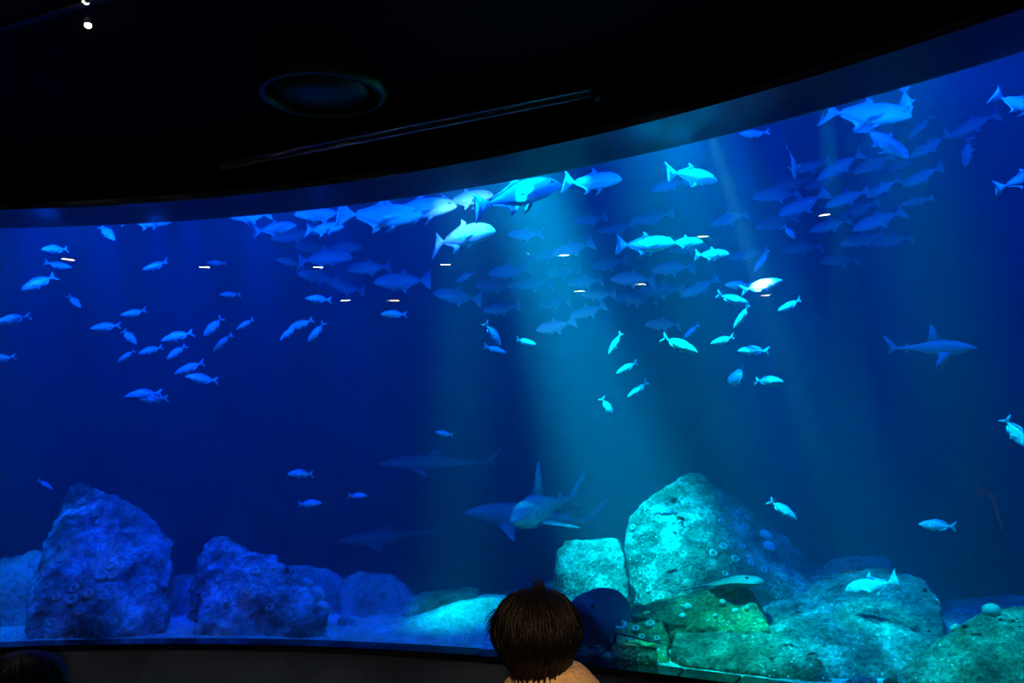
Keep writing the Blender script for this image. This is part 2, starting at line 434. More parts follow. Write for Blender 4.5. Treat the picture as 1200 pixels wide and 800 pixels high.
def grow(rk, spots, me=CUP, name='barnacle'):
    o, bvh = rk
    for px, py, rpx in spots:
        loc, nor = on_rock(bvh, px, py)
        if loc is None: continue
        d = (loc - EYE).length
        s = rpx * d / F
        b = link(name, me, None, o, loc - o.location - nor * s * 0.1)
        b.rotation_euler = nor.to_track_quat('Z', 'Y').to_euler(); b.scale = (s, s, s * random.uniform(0.7, 1.0))

# left side
slab = rock('standing_rock', 'tall crusted slab of rock with a slanting flat top and cup-like barnacles',
    [(82, 568, 1.15), (98, 566, 1.15), (132, 577, 1.1), (172, 602, 1.0), (203, 634, 0.9), (196, 690, 0.65), (194, 751, 0.14), (30, 752, 0.08), (32, 690, 0.55), (52, 648, 0.75),
     (92, 572, 1.6), (160, 596, 1.5), (200, 640, 1.4), (196, 740, 1.2), (40, 735, 1.2), (60, 650, 1.4), (110, 745, 0.07), (150, 670, 0.58)],
    M_ROCK_BLUE, amp=0.022, freq=3.2, fine=0.026, seed=1, smooth=0, size=0.04)
grow(slab, [(129, 663, 6), (119, 674, 7), (132, 675, 5), (87, 689, 5), (85, 703, 6), (104, 696, 5), (177, 690, 5), (94, 717, 4), (96, 588, 4), (116, 612, 4), (66, 700, 4), (140, 640, 4), (72, 655, 4), (112, 648, 3), (150, 622, 4), (60, 730, 5), (122, 700, 4)])
humped = rock('crusted_rock', 'rugged crusted boulder covered in growths beside the tall slab',
    [(240, 638, 1.0), (262, 633, 1.05), (300, 645, 0.98), (345, 668, 0.85), (372, 695, 0.7), (394, 751, 0.12), (226, 750, 0.10), (222, 690, 0.65), (236, 655, 0.85),
     (250, 642, 1.35), (330, 660, 1.2), (375, 720, 1.1), (230, 720, 1.1), (290, 690, 0.4)],
    M_ROCK_BLUE, amp=0.07, freq=3.0, fine=0.03, seed=2, size=0.04)
grow(humped, [(268, 704, 5), (258, 678, 5), (300, 670, 5), (244, 708, 4), (330, 690, 4), (290, 720, 4), (316, 712, 5), (348, 702, 4), (280, 655, 4), (320, 665, 4)])
grow(humped, [(371, 697, 9), (378, 711, 8), (360, 684, 7)], KNOB, 'sponge_knob')
rock('smooth_boulder', 'low rounded boulder behind the tall slab by the left end of the window',
    [(-60, 668, 1.1), (0, 655, 1.15), (48, 645, 1.2), (60, 690, 0.8), (60, 745, 0.6), (-60, 745, 0.6), (-40, 690, 0.8), (0, 660, 1.9), (60, 660, 1.9), (-70, 680, 1.9)],
    M_ROCK_FAR, amp=0.05, seed=3, smooth=5)
rock('smooth_boulder', 'low boulder half hidden in the gap between the tall slab and the rugged boulder',
    [(188, 676, 1.35), (235, 670, 1.3), (255, 690, 1.1), (250, 742, 0.9), (180, 742, 0.9), (180, 700, 1.1), (200, 678, 1.9), (250, 680, 1.9)],
    M_ROCK_FAR, amp=0.06, seed=4, smooth=4)
rock('smooth_boulder', 'rounded boulder rising behind the shoulder of the rugged boulder',
    [(322, 668, 1.1), (352, 660, 1.2), (385, 664, 1.15), (415, 690, 1.05), (418, 745, 0.8), (330, 745, 0.8), (345, 672, 1.8), (410, 690, 1.8)],
    M_ROCK_FAR, amp=0.05, seed=5, smooth=4)
rock('round_stone', 'small rounded stone lying on the sand at the foot of the rugged boulder',
    [(394, 724, 0.45), (410, 720, 0.45), (420, 730, 0.42), (420, 747, 0.36), (392, 748, 0.36), (400, 724, 0.65), (418, 728, 0.65)],
    M_ROCK_FAR, amp=0.02, seed=6, smooth=4, size=0.03, foot=0.08)
rock('dome_rock', 'dome shaped boulder at the edge of the bright sand patch',
    [(397, 692, 0.95), (405, 677, 1.0), (425, 671, 1.05), (455, 674, 1.05), (480, 690, 1.0), (490, 712, 0.85), (470, 733, 0.7), (430, 736, 0.62), (398, 720, 0.75),
     (410, 680, 1.6), (460, 678, 1.6), (490, 700, 1.5)],
    M_ROCK_FAR, amp=0.045, seed=7, smooth=4)
lowr = rock('low_rock', 'long low pale rock lying behind the bright sand patch',
    [(476, 700, 0.95), (510, 692, 1.05), (550, 688, 1.05), (564, 694, 1.0), (566, 712, 0.85), (545, 728, 0.72), (490, 731, 0.7), (470, 722, 0.75),
     (490, 696, 1.5), (556, 690, 1.5)],
    M_ROCK_PALE, amp=0.045, seed=8, smooth=3)
rock('low_rock', 'pale wedge of rock rising towards the head of the standing person',
    [(572, 700, 1.15), (600, 692, 1.2), (648, 680, 1.25), (660, 700, 1.0), (650, 728, 0.8), (590, 722, 0.85), (574, 712, 1.0), (600, 694, 1.7), (655, 684, 1.7)],
    M_ROCK_PALE, amp=0.03, seed=9, smooth=2)
# middle and right
block = rock('square_rock', 'squarish pale block of rock beside the peaked rock',
    [(651, 648, 1.25), (662, 634, 1.35), (722, 631, 1.35), (732, 650, 1.25), (738, 704, 1.1), (652, 702, 1.1), (649, 670, 1.2), (665, 634, 2.0), (726, 632, 2.0), (740, 690, 1.9), (655, 690, 1.9)],
    M_ROCK_PALE, amp=0.022, freq=2.8, fine=0.02, seed=10, smooth=0)
peak = rock('peaked_rock', 'large pale green rock with a pointed peak and long sloping shoulder',
    [(806, 552, 1.75), (824, 555, 1.8), (790, 566, 1.6), (750, 592, 1.45), (733, 618, 1.35), (731, 640, 1.3), (746, 706, 1.05), (790, 712, 0.95), (870, 716, 0.9),
     (848, 582, 1.9), (892, 630, 2.0), (930, 656, 2.0), (966, 668, 2.0), (960, 700, 1.4),
     (812, 560, 2.3), (750, 600, 2.2), (740, 700, 2.1), (900, 650, 2.6), (860, 650, 1.25), (810, 640, 1.15)],
    M_ROCK_PALE, amp=0.024, freq=2.6, size=0.045, fine=0.02, seed=11, smooth=0)
grow(peak, [(897, 629, 8), (901, 641, 7)], KNOB, 'sponge_knob')
grow(peak, [(742, 618, 4), (760, 690, 4), (836, 648, 5), (848, 640, 5), (862, 655, 5), (880, 660, 4), (870, 640, 4), (820, 600, 3), (790, 610, 3), (850, 672, 4), (895, 668, 4), (756, 668, 3), (775, 700, 4), (845, 610, 3)])
tilt = rock('tilted_rock', 'dark tilted rock slab carrying the stingray in front of the peaked rock',
    [(722, 713, 0.62), (760, 706, 0.72), (815, 694, 0.8), (862, 683, 0.78), (880, 692, 0.72), (905, 735, 0.5), (888, 742, 0.42), (830, 738, 0.42), (800, 730, 0.45), (740, 722, 0.5),
     (830, 690, 1.15), (890, 705, 1.1), (740, 712, 0.95)],
    M_ROCK_OLIVE, amp=0.025, freq=3.0, seed=12, size=0.035, foot=0.12)
grow(tilt, [(855, 690, 5), (806, 712, 5), (847, 706, 4), (862, 716, 4), (838, 722, 3), (875, 712, 3), (800, 722, 4)], KNOB, 'sponge_knob')
reef = rock('reef_stone', 'knobbly barnacled stone between the dark stingray and the flat green seabed',
    [(716, 733, 0.32), (740, 728, 0.36), (775, 730, 0.36), (782, 745, 0.28), (782, 772, 0.14), (770, 776, 0.1), (725, 765, 0.1), (712, 750, 0.2), (730, 732, 0.55), (775, 732, 0.55)],
    M_ROCK_OLIVE, amp=0.025, freq=5, seed=13, size=0.025, foot=0.1)
grow(reef, [(728, 734, 8), (745, 736, 5), (762, 731, 6), (752, 746, 4), (738, 748, 4), (770, 748, 4)])
yel = rock('reef_stone', 'small stone with a flat yellow-green mossy top standing against the glass',
    [(716, 757, 0.10), (735, 751, 0.14), (765, 751, 0.14), (770, 757, 0.08), (768, 774, 0.03), (716, 771, 0.03), (730, 752, 0.24), (765, 752, 0.24)],
    M_ROCK_OLIVE, amp=0.012, freq=6, seed=14, size=0.02, fine=0.008, foot=0.06)
rock('moss_patch', 'flat patch of yellow-green moss on the small stone by the glass',
    [(728, 754, 0.10), (738, 750, 0.16), (764, 750, 0.16), (769, 755, 0.10), (750, 757, 0.08)],
    M_ALGAE, amp=0.008, freq=9, seed=15, size=0.015, fine=0.008, foot=0.015, cat='moss')
rock('moss_patch', 'flat patch of yellow-green moss at the end of the tilted rock slab',
    [(716, 716, 0.58), (735, 709, 0.66), (775, 706, 0.74), (790, 714, 0.62), (760, 722, 0.52), (730, 722, 0.5)],
    M_ALGAE, amp=0.012, freq=7, seed=16, size=0.02, fine=0.012, foot=0.03, cat='moss')
rock('coral_clump', 'small clump of pale crusty coral low against the glass beside the head',
    [(670, 757, 0.06), (684, 751, 0.08), (700, 759, 0.06), (716, 763, 0.05), (718, 770, 0.03), (668, 766, 0.03), (680, 754, 0.16), (706, 760, 0.16)],
    M_ROCK_OLIVE, amp=0.02, freq=9, seed=17, size=0.014, fine=0.014, foot=0.05, cat='coral')
flat = rock('flat_rock', 'broad flat sheet of green seabed rock in front of the peaked rock',
    [(790, 738, 0.42), (900, 742, 0.42), (960, 765, 0.3), (980, 805, 0.1), (870, 786, 0.08), (800, 778, 0.08), (785, 760, 0.2), (800, 737, 0.6), (930, 742, 0.6)],
    M_ROCK_PALE, amp=0.02, freq=3, seed=18, size=0.035, foot=0.12)
mound = rock('broad_mound', 'broad smooth speckled mound of rock sloping away beside the seabed',
    [(900, 690, 1.6), (960, 672, 1.7), (1040, 667, 1.5), (1085, 676, 1.4), (1106, 705, 1.2), (1112, 740, 0.9), (1090, 765, 0.6), (1040, 800, 0.3), (985, 810, 0.15), (940, 775, 0.35), (890, 745, 0.55), (880, 715, 0.9),
     (1000, 670, 2.3), (1090, 690, 2.2), (920, 690, 2.2), (1000, 720, 0.75)],
    M_ROCK_PALE, amp=0.045, freq=1.8, seed=19, smooth=5, size=0.05)
near = rock('near_mound', 'bright green crusted mound against the glass at the right end of the seabed',
    [(1040, 800, 0.12), (1090, 760, 0.35), (1130, 728, 0.55), (1150, 714, 0.65), (1200, 708, 0.7), (1290, 715, 0.6), (1290, 830, 0.08), (1150, 840, 0.05), (1040, 830, 0.03), (1180, 712, 1.1), (1290, 720, 1.1), (1110, 745, 0.9)],
    M_ROCK_PALE, amp=0.035, freq=2.6, seed=20, smooth=3, size=0.04)
grow(near, [(1146, 715, 8), (1162, 716, 8), (1120, 737, 5)], KNOB, 'sponge_knob')
rock('small_stone', 'smooth pale stone lying in the crevice at the foot of the green mound',
    [(988, 797, 0.10), (1005, 790, 0.14), (1028, 793, 0.12), (1032, 806, 0.08), (990, 808, 0.07), (1006, 793, 0.25), (1026, 797, 0.22)],
    M_ROCK_FAR, amp=0.006, freq=5, seed=21, smooth=5, size=0.02, fine=0.003, foot=0.05)
rock('small_stone', 'rough little green stone beside the smooth pale stone in the crevice',
    [(1034, 797, 0.10), (1042, 791, 0.12), (1052, 794, 0.10), (1052, 806, 0.06), (1035, 808, 0.06), (1046, 795, 0.2)],
    M_ROCK_OLIVE, amp=0.012, freq=9, seed=22, smooth=2, size=0.015, fine=0.008, foot=0.05)
rock('far_ridge', 'dim blue ridge of rock far behind the broad mound',
    [(962, 672, 2.9), (972, 652, 3.0), (1000, 648, 3.0), (1040, 654, 3.0), (1052, 672, 2.9), (975, 655, 3.5), (1045, 660, 3.5), (960, 700, 2.8), (1060, 700, 2.8)],
    M_ROCK_FAR, amp=0.08, freq=2.5, seed=23, smooth=2)
rock('far_ridge', 'low dim ridge of rock crossing the gap right of the broad mound',
    [(1095, 706, 2.0), (1140, 701, 2.1), (1230, 700, 2.0), (1230, 740, 1.4), (1100, 740, 1.4), (1120, 704, 2.7), (1230, 704, 2.7)],
    M_ROCK_FAR, amp=0.05, freq=2.5, seed=24, smooth=3)

# ------------------------------------------------------------------ fish
def lerp_tab(tab, s, k):
    for i in range(len(tab) - 1):
        a, b = tab[i], tab[i + 1]
        if s <= b[0]:
            t = (s - a[0]) / (b[0] - a[0]); t = t * t * (3 - 2 * t) if 0 < i < len(tab) - 2 else t
            return a[k] + (b[k] - a[k]) * t
    return tab[-1][k]
def plate(bm, pts, th, xf=lambda v: v):
    """a thin fin with real thickness, outline in the local xz plane"""
    n = len(pts)
    cx = sum(p[0] for p in pts) / n; cz = sum(p[1] for p in pts) / n
    A = [bm.verts.new(xf(Vector((p[0], th * (0.35 if i not in (0, n - 1) else 1), p[1])))) for i, p in enumerate(pts)]
    B = [bm.verts.new(xf(Vector((p[0], -th * (0.35 if i not in (0, n - 1) else 1), p[1])))) for i, p in enumerate(pts)]
    fa = bm.faces.new(A); fb = bm.faces.new(B[::-1])
    for i in range(n):
        j = (i + 1) % n
        bm.faces.new((A[j], A[i], B[i], B[j]))
    bmesh.ops.triangulate(bm, faces=[fa, fb])
def body(bm, tab, x0, x1, seg, rings, zc=lambda s: 0.0, power=1.0):
    R = []
    for i in range(rings + 1):
        s = (i / rings) ** 1.15
        x = x0 + (x1 - x0) * s
        t, b, w = lerp_tab(tab, s, 1), lerp_tab(tab, s, 2), lerp_tab(tab, s, 3)
        ring = []
        for k in range(seg):
            a = 2 * math.pi * k / seg
            c, q = math.cos(a), math.sin(a)
            z = (t if q > 0 else b) * math.copysign(abs(q) ** power, q)
            ring.append(bm.verts.new((x, w * math.copysign(abs(c) ** 0.9, c), zc(s) + z)))
        R.append(ring)
    for i in range(rings):
        for k in range(seg):
            k2 = (k + 1) % seg
            bm.faces.new((R[i][k], R[i][k2], R[i + 1][k2], R[i + 1][k]))
    bm.faces.new(R[0][::-1]); bm.faces.new(R[-1])
def bend(bm, amt, start=0.12):
    for v in bm.verts:
        d = start - v.co.x
        if d > 0: v.co.y += amt * d * d
TREV = [(0, .012, .012, .008), (.04, .062, .040, .026), (.12, .118, .075, .046), (.25, .158, .112, .062), (.4, .172, .138, .068), (.55, .158, .145, .064), (.72, .105, .10, .044), (.86, .052, .050, .022), (.95, .024, .024, .013), (1, .022, .022, .010)]
BREAM = [(0, .012, .012, .008), (.05, .050, .038, .026), (.14, .098, .072, .048), (.3, .142, .118, .062), (.46, .148, .132, .064), (.62, .125, .115, .054), (.78, .078, .072, .034), (.9, .040, .038, .018), (1, .028, .028, .011)]
def trevally_mesh(name, b):
    bm = bmesh.new(); body(bm, TREV, .5, -.32, 18, 20)
    plate(bm, [(-.30, .026), (-.345, .06), (-.40, .125), (-.47, .20), (-.50, .225), (-.475, .15), (-.44, .08), (-.415, .0), (-.435, -.075), (-.47, -.15), (-.495, -.215), (-.46, -.19), (-.395, -.12), (-.345, -.058), (-.30, -.026)], .010)
    plate(bm, [(.06, .160), (.04, .21), (-.03, .268), (-.045, .262), (-.03, .20), (-.06, .165), (-.16, .115), (-.27, .062), (-.27, .028), (-.1, .09)], .008)
    plate(bm, [(.02, -.125), (-.01, -.19), (-.075, -.245), (-.09, -.238), (-.07, -.175), (-.11, -.13), (-.2, -.085), (-.27, -.05), (-.27, -.025), (-.1, -.09)], .008)
    plate(bm, [(.2, -.105), (.17, -.16), (.12, -.185), (.125, -.15), (.13, -.12)], .007)
    bend(bm, b)
    return bm_to_mesh(bm, name)
def bream_mesh(name, b):
    bm = bmesh.new(); body(bm, BREAM, .5, -.32, 16, 18)
    plate(bm, [(-.30, .028), (-.36, .065), (-.43, .125), (-.49, .165), (-.475, .10), (-.44, .04), (-.425, .0), (-.44, -.04), (-.475, -.10), (-.49, -.16), (-.43, -.12), (-.36, -.062), (-.30, -.028)], .010)
    plate(bm, [(.22, .125), (.16, .172), (.05, .185), (-.08, .165), (-.2, .115), (-.27, .06), (-.25, .04), (-.05, .12)], .008)
    plate(bm, [(-.02, -.12), (-.06, -.16), (-.15, -.135), (-.25, -.07), (-.24, -.04)], .008)
    plate(bm, [(.16, -.105), (.12, -.17), (.07, -.165), (.08, -.12)], .007)
    bend(bm, b)
    return bm_to_mesh(bm, name)
def pectoral_mesh(name, ln, w):
    bm = bmesh.new()
    plate(bm, [(0, .02), (-ln * .4, .022 - w * .1), (-ln * .8, -w * .5), (-ln, -w), (-ln * .7, -w * .95), (-ln * .3, -w * .55), (-.005, -.02)], .006)
    return bm_to_mesh(bm, name)
def eye_mesh():
    bm = bmesh.new(); bmesh.ops.create_uvsphere(bm, u_segments=10, v_segments=6, radius=1.0)
    me = bm_to_mesh(bm, 'eye'); me.materials.append(M_EYE); return me
EYE_ME = eye_mesh()
BENDS = (-.35, -.12, .0, .15, .4)
TREV_ME = [trevally_mesh('trevally', b) for b in BENDS]
BREAM_ME = [bream_mesh('sea_bream', b) for b in BENDS]
for me in TREV_ME: me.materials.append(M_TREV)
for me in BREAM_ME: me.materials.append(M_BREAM)
PEC_T = pectoral_mesh('pectoral_fin', .23, .10); PEC_T.materials.append(M_TREV)
PEC_B = pectoral_mesh('pectoral_fin', .15, .08); PEC_B.materials.append(M_BREAM)

def orient(p, a, b, roll=0.0, lean=0.0):
    """heading: a degrees in the plane facing the viewer (0 right, 90 up), b degrees turned towards the viewer"""
    v = (EYE - p).normalized()
    r = RIGHT - v * RIGHT.dot(v); r.normalize()
    u = v.cross(r)
    a, b = RAD(a), RAD(b)
    X = (r * math.cos(a) + u * math.sin(a)) * math.cos(b) + v * math.sin(b)
    X.normalize()
    up = (Vector((0, 0, 1)) - v * lean).normalized()
    if abs(X.dot(up)) > 0.75: up = (up * 0.5 + v.cross(X) * (1 if v.cross(X).z >= 0 else -1)).normalized()
    Y = up.cross(X).normalized(); Z = X.cross(Y)
    if roll:
        q = Matrix.Rotation(RAD(roll), 3, X); Y = q @ Y; Z = q @ Z
    return Matrix((X, Y, Z)).transposed()
NF = [0]
def posture(a):
    s, c = math.sin(RAD(a)), math.cos(RAD(a))
    p = 'diving steeply' if s < -.62 else 'slanting head down' if s < -.28 else 'slightly head down' if s < -.1 else 'swimming level' if s < .2 else 'rising'
    return p
def fish(kind, px, py, ln, a, dep, label, group=None, b=None, roll=0.0, parts=True, mesh=None, squash=1.0):
    NF[0] += 1
    rnd = random.Random(NF[0] * 17 + 3)
    p = at(px, py, dep)
    if b is None: b = rnd.uniform(-22, 22)
    dist = (p - EYE).dot(FWD)
    size = ln * dist / F / max(0.35, math.cos(RAD(b)))
    me = mesh or rnd.choice(TREV_ME if kind == 'trevally' else BREAM_ME)
    o = link(kind, me, None)
    o.matrix_world = Matrix.Translation(p) @ orient(p, a, b, roll, 0.4).to_4x4() @ Matrix.Diagonal((size, size, size * squash, 1))
    tag(o, label, 'fish', group)
    if parts:
        pm = PEC_T if kind == 'trevally' else PEC_B
        ex, ez, ey, er = (.405, .035, .038, .016) if kind == 'trevally' else (.40, .035, .037, .015)
        for s in (1, -1):
            e = link('eye', EYE_ME, None, o, (ex, s * ey, ez)); e.scale = (er, er * .6, er)
            f = link('pectoral_fin', pm, None, o, (.22, s * .056, -.02)); f.rotation_euler = (s * RAD(18), RAD(-8), s * RAD(-22))
    return o

# --- loose shoal over the left rocks
G1 = 'small blue fish of the loose shoal above the tall slab'
for px, py, ln, a, dep, b in [
    (65, 292, 28, 182, .7, 30), (68, 311, 28, -10, 1.2, None), (46, 331, 40, 207, .5, None), (87, 353, 20, -50, 1.6, 35), (15, 374, 38, 195, .5, None),
    (1, 420, 32, 187, .6, None), (125, 272, 25, -52, .9, 40), (183, 312, 31, 197, .6, None),
    (270, 345, 24, 182, 2.4, None), (157, 367, 29, 190, .9, None), (124, 383, 33, 188, .9, None),
    (151, 394, 24, -50, 1.2, 35), (148, 417, 23, 220, 1.0, None), (177, 410, 28, 202, .6, None), (208, 394, 38, 200, .4, None), (207, 412, 28, 222, .7, None),
    (250, 383, 31, 228, .6, None), (260, 401, 29, 230, 1.0, None), (287, 380, 24, 215, .9, None), (222, 431, 35, 205, .7, None), (237, 444, 37, 172, .7, None),
    (168, 462, 40, 190, .4, None), (180, 467, 34, 182, .8, None)]:
    fish('sea_bream', px, py, ln, a, dep, 'small blue fish %s %s above the tall slab' % (posture(a), 'away from the big school' if math.cos(RAD(a)) < 0 else 'towards the big school'), G1, b)
fish('sea_bream', 254, 308, 22, 180, 3.0, 'dim hazy fish far back above the loose shoal', None)
G2 = 'small blue fish beneath the school'
for px, py, ln, a, dep in [(373, 350, 30, 180, 1.0), (462, 368, 31, 180, .8), (338, 390, 27, 225, .5), (353, 380, 30, 200, .9), (371, 389, 30, 230, .8)]:
    fish('sea_bream', px, py, ln, a, dep, 'small blue fish %s below the dim end of the big school' % posture(a), G2)
fish('sea_bream', 53, 568, 21, -35, .5, 'tiny blue fish beside the top of the tall slab')
fish('sea_bream', 353, 555, 31, 183, .7, 'blue fish facing the tall slab high over the rugged boulder')
fish('sea_bream', 363, 590, 27, 4, .7, 'pale fish right under another fish over the rugged boulder')
fish('sea_bream', 419, 581, 22, 0, .9, 'tiny blue fish hovering above the dome shaped boulder')
fish('sea_bream', 521, 508, 22, 172, 1.2, 'tiny fish swimming alone just above the long hazy shark')

# --- the big trevally crowding under the lintel
GT = 'large trevally crowding under the lintel'
LT = 'large bright trevally in the crowd right under the lintel'
for px, py, ln, a, dep, b in [(446, 254, 98, 2, .8, 8), (492, 245, 86, 4, 1.1, 12), (548, 233, 62, 8, 1.4, 0), (380, 268, 44, 5, 1.2, 25), (376, 251, 60, 182, 1.4, 5)]:
    fish('trevally', px, py, ln, a, dep, LT, GT, b)
fish('trevally', 605, 229, 108, 13, .4, 'brightest and largest trevally lit white at the edge of the lintel', GT, 5)
fish('trevally', 540, 277, 80, 8, .8, 'plump trevally with a drooping tail below the lit crowd under the lintel', GT, 28, mesh=TREV_ME[4])
fish('trevally', 694, 213, 68, 4, .9, 'trevally with a blue forehead at the end of the lit crowd under the lintel', GT, 20)
fish('trevally', 322, 268, 50, 8, 1.7, 'dim trevally behind the crowd at its hazy end under the lintel', GT, 10)
fish('trevally', 294, 254, 46, 182, 1.1, 'dim trevally cut off by the lintel at the hazy end of the crowd', GT, 5)
fish('trevally', 174, 260, 50, 0, .8, 'fish cut off by the lintel with only belly and fins showing', None, 20)

# --- hazy school
GH = 'hazy school of trevally'
LH1 = 'hazy blue trevally %s in the dim school below the lit crowd'
LH2 = 'hazy blue trevally %s in the dim school between the two light beams'
LH3 = 'hazy blue trevally %s in the dim school above the lone shark'
for px, py, ln, a, dep in [(340, 307, 32, 170, 3.0), (380, 302, 66, 0, 2.4), (374, 325, 50, 170, 2.7), (406, 338, 44, 165, 3.2), (433, 314, 54, 185, 2.7), (472, 330, 68, 182, 2.4),
    (402, 290, 46, 0, 3.3), (344, 276, 52, 190, 2.9), (365, 290, 40, 180, 3.5)]:
    fish('trevally', px, py, ln, a, 3.3 + (dep - 2.3) * 1.25, LH1 % posture(a), GH, parts=False)
for px, py, ln, a, dep in [(616, 275, 44, 182, 2.6), (671, 292, 52, 195, 2.8), (692, 258, 38, 185, 3.4),
    (598, 318, 52, 190, 2.9), (624, 333, 50, 186, 3.1), (536, 348, 58, 172, 2.8), (588, 362, 46, 186, 3.2), (651, 383, 46, 192, 2.5), (690, 365, 42, 200, 3.0),
    (686, 330, 42, 192, 3.4), (702, 346, 42, 180, 3.3), (650, 355, 40, 186, 3.6), (546, 324, 26, 210, 2.6), (640, 300, 44, 190, 3.8), (580, 335, 48, 182, 3.9), (715, 310, 44, 190, 3.8), (660, 318, 44, 186, 4.0),
    (785, 216, 46, 200, 2.6), (766, 256, 50, 190, 3.4), (741, 327, 52, 182, 3.0), (788, 314, 50, 190, 3.1), (776, 340, 56, 184, 3.5), (820, 338, 48, 205, 2.9), (777, 380, 42, 182, 3.4), (854, 256, 46, 200, 3.0), (876, 298, 46, 195, 3.4), (722, 268, 44, 188, 3.6), (745, 350, 50, 184, 3.6), (806, 290, 46, 190, 3.8)]:
    fish('trevally', px, py, ln, a, 3.3 + (dep - 2.3) * 1.25, LH2 % posture(a), GH, parts=False)
for px, py, ln, a, dep in [(985, 195, 58, 215, 2.6), (1079, 148, 36, 235, 3.0), (1090, 172, 50, 215, 2.8), (1081, 207, 48, 210, 2.7), (1035, 220, 42, 215, 2.7), (993, 232, 52, 205, 2.6), (941, 241, 58, 205, 2.6),
    (1076, 235, 36, 200, 3.0), (1030, 258, 60, 205, 2.7), (1012, 281, 52, 195, 3.0), (974, 264, 48, 200, 3.0), (911, 228, 56, 190, 3.0), (1024, 192, 48, 210, 3.4), (950, 195, 46, 195, 3.3),
    (909, 262, 46, 195, 3.6), (1140, 146, 56, 215, 3.0), (1134, 178, 34, -88, 2.4), (966, 212, 46, 205, 3.7), (1008, 246, 46, 205, 3.7), (1046, 282, 44, 195, 3.6), (940, 290, 46, 190, 3.8), (985, 305, 46, 185, 4.0), (1060, 190, 40, 215, 3.8), (930, 215, 44, 195, 3.9)]:
    fish('trevally', px, py, ln, a, 3.3 + (dep - 2.3) * 1.25, LH3 % posture(a), GH, parts=False)
fish('trevally', 930, 190, 42, -80, 1.9, 'pale fish diving steeply head down through the hazy school')
fish('sea_bream', 925, 272, 22, -50, 2.2, 'small dim fish diving at the near side of the hazy school')
fish('sea_bream', 884, 157, 34, 180, 2.0, 'dim fish cut off by the lintel near the green glow')

# --- right of the beam, near the glass
fish('trevally', 812, 206, 58, -12, .8, 'deep bodied trevally with a blue back turning away just below the lintel', None, -30)
fish('trevally', 756, 287, 68, 3, .6, 'large vivid blue trevally swimming behind two small bright fish', None, 8)
fish('trevally', 803, 284, 40, 0, .8, 'upper of the two small bright fish ahead of the vivid blue trevally', None, 5)
fish('trevally', 834, 298, 40, 0, .75, 'lower of the two small bright cyan fish near the white one', None, 5)
WHITE = fish('sea_bream', 892, 335, 48, 16, .9, 'glowing white fish lit fully by the lamp', None, 0)
fish('sea_bream', 858, 351, 38, -14, .5, 'blue fish swimming just under the glowing white fish')
fish('sea_bream', 866, 334, 32, 180, 1.4, 'dim fish almost hidden behind the glowing white fish')
fish('sea_bream', 870, 371, 34, 235, .6, 'blue fish slanting head down beneath the glowing white fish')
fish('sea_bream', 926, 358, 30, 205, .8, 'blue fish facing the glowing white fish from below')
fish('sea_bream', 893, 306, 32, 235, 1.8, 'dim fish slanting head down above the glowing white fish')
fish('sea_bream', 577, 391, 33, -55, .6, 'blue fish diving onto another fish left of the broad beam')
fish('sea_bream', 580, 410, 29, -15, .5, 'pale fish just below the diving fish left of the broad beam')
fish('sea_bream', 616, 401, 25, -12, .7, 'small oval blue fish right of the diving pair by the beam')
GB = 'small fish in and beside the broad beam'
for px, py, ln, a, dep in [(721, 402, 30, 240, 1.2), (735, 431, 29, 208, .8), (748, 457, 31, 215, .8), (712, 477, 28, -60, .8)]:
    fish('sea_bream', px, py, ln, a, dep, 'small blue fish %s in the loose string crossing the broad light beam' % posture(a), GB)
fish('sea_bream', 796, 404, 46, -24, .35, 'bright blue fish with a raised tail right of the broad beam', None, 8)
fish('sea_bream', 810, 388, 25, 225, 1.6, 'dim fish behind the bright fish with the raised tail')
fish('sea_bream', 847, 399, 29, 195, .7, 'small pale fish between the raised-tail fish and a longer pale fish')
fish('sea_bream', 883, 411, 36, 180, .6, 'long pale blue fish level above a fish with its tail to the beam')
fish('sea_bream', 865, 442, 26, 200, 1.2, 'tiny vivid blue fish seen end on', None, -62)
fish('sea_bream', 900, 446, 34, -5, .5, 'blue fish heading towards the lone shark')
fish('trevally', 1014, 134, 98, -3, .9, 'very large trevally with a vivid blue back under the lintel', None, 6)
fish('trevally', 1062, 122, 40, -78, 1.0, 'pale trevally turned downwards at the snout of the very large trevally', None, 15)
fish('trevally', 1036, 166, 66, -34, 1.3, 'dim trevally diving below the very large trevally', None, 10)
fish('trevally', 1196, 122, 64, -16, .5, 'blue trevally cut off by the frame near the lintel', None, 8)
fish('trevally', 1200, 210, 62, 24, .4, 'bright trevally with a pale belly cut off by the frame below another trevally', None, 8)
fish('sea_bream', 1189, 506, 40, -62, .5, 'narrow blue fish diving steeply below the lone shark', None, 35)
fish('sea_bream', 917, 597, 38, -38, .5, 'pale fish slanting down right of the peaked rock', None, 5)
fish('sea_bream', 1099, 616, 40, 175, .8, 'blue fish swimming above the broad mound')
fish('trevally', 1022, 687, 60, 190, .8, 'bright pale fish gliding low over the broad mound', None, 0)
fish('sea_bream', 772, 598, 36, -10, .9, 'bright cyan fish in front of the peaked rock', None, 10)

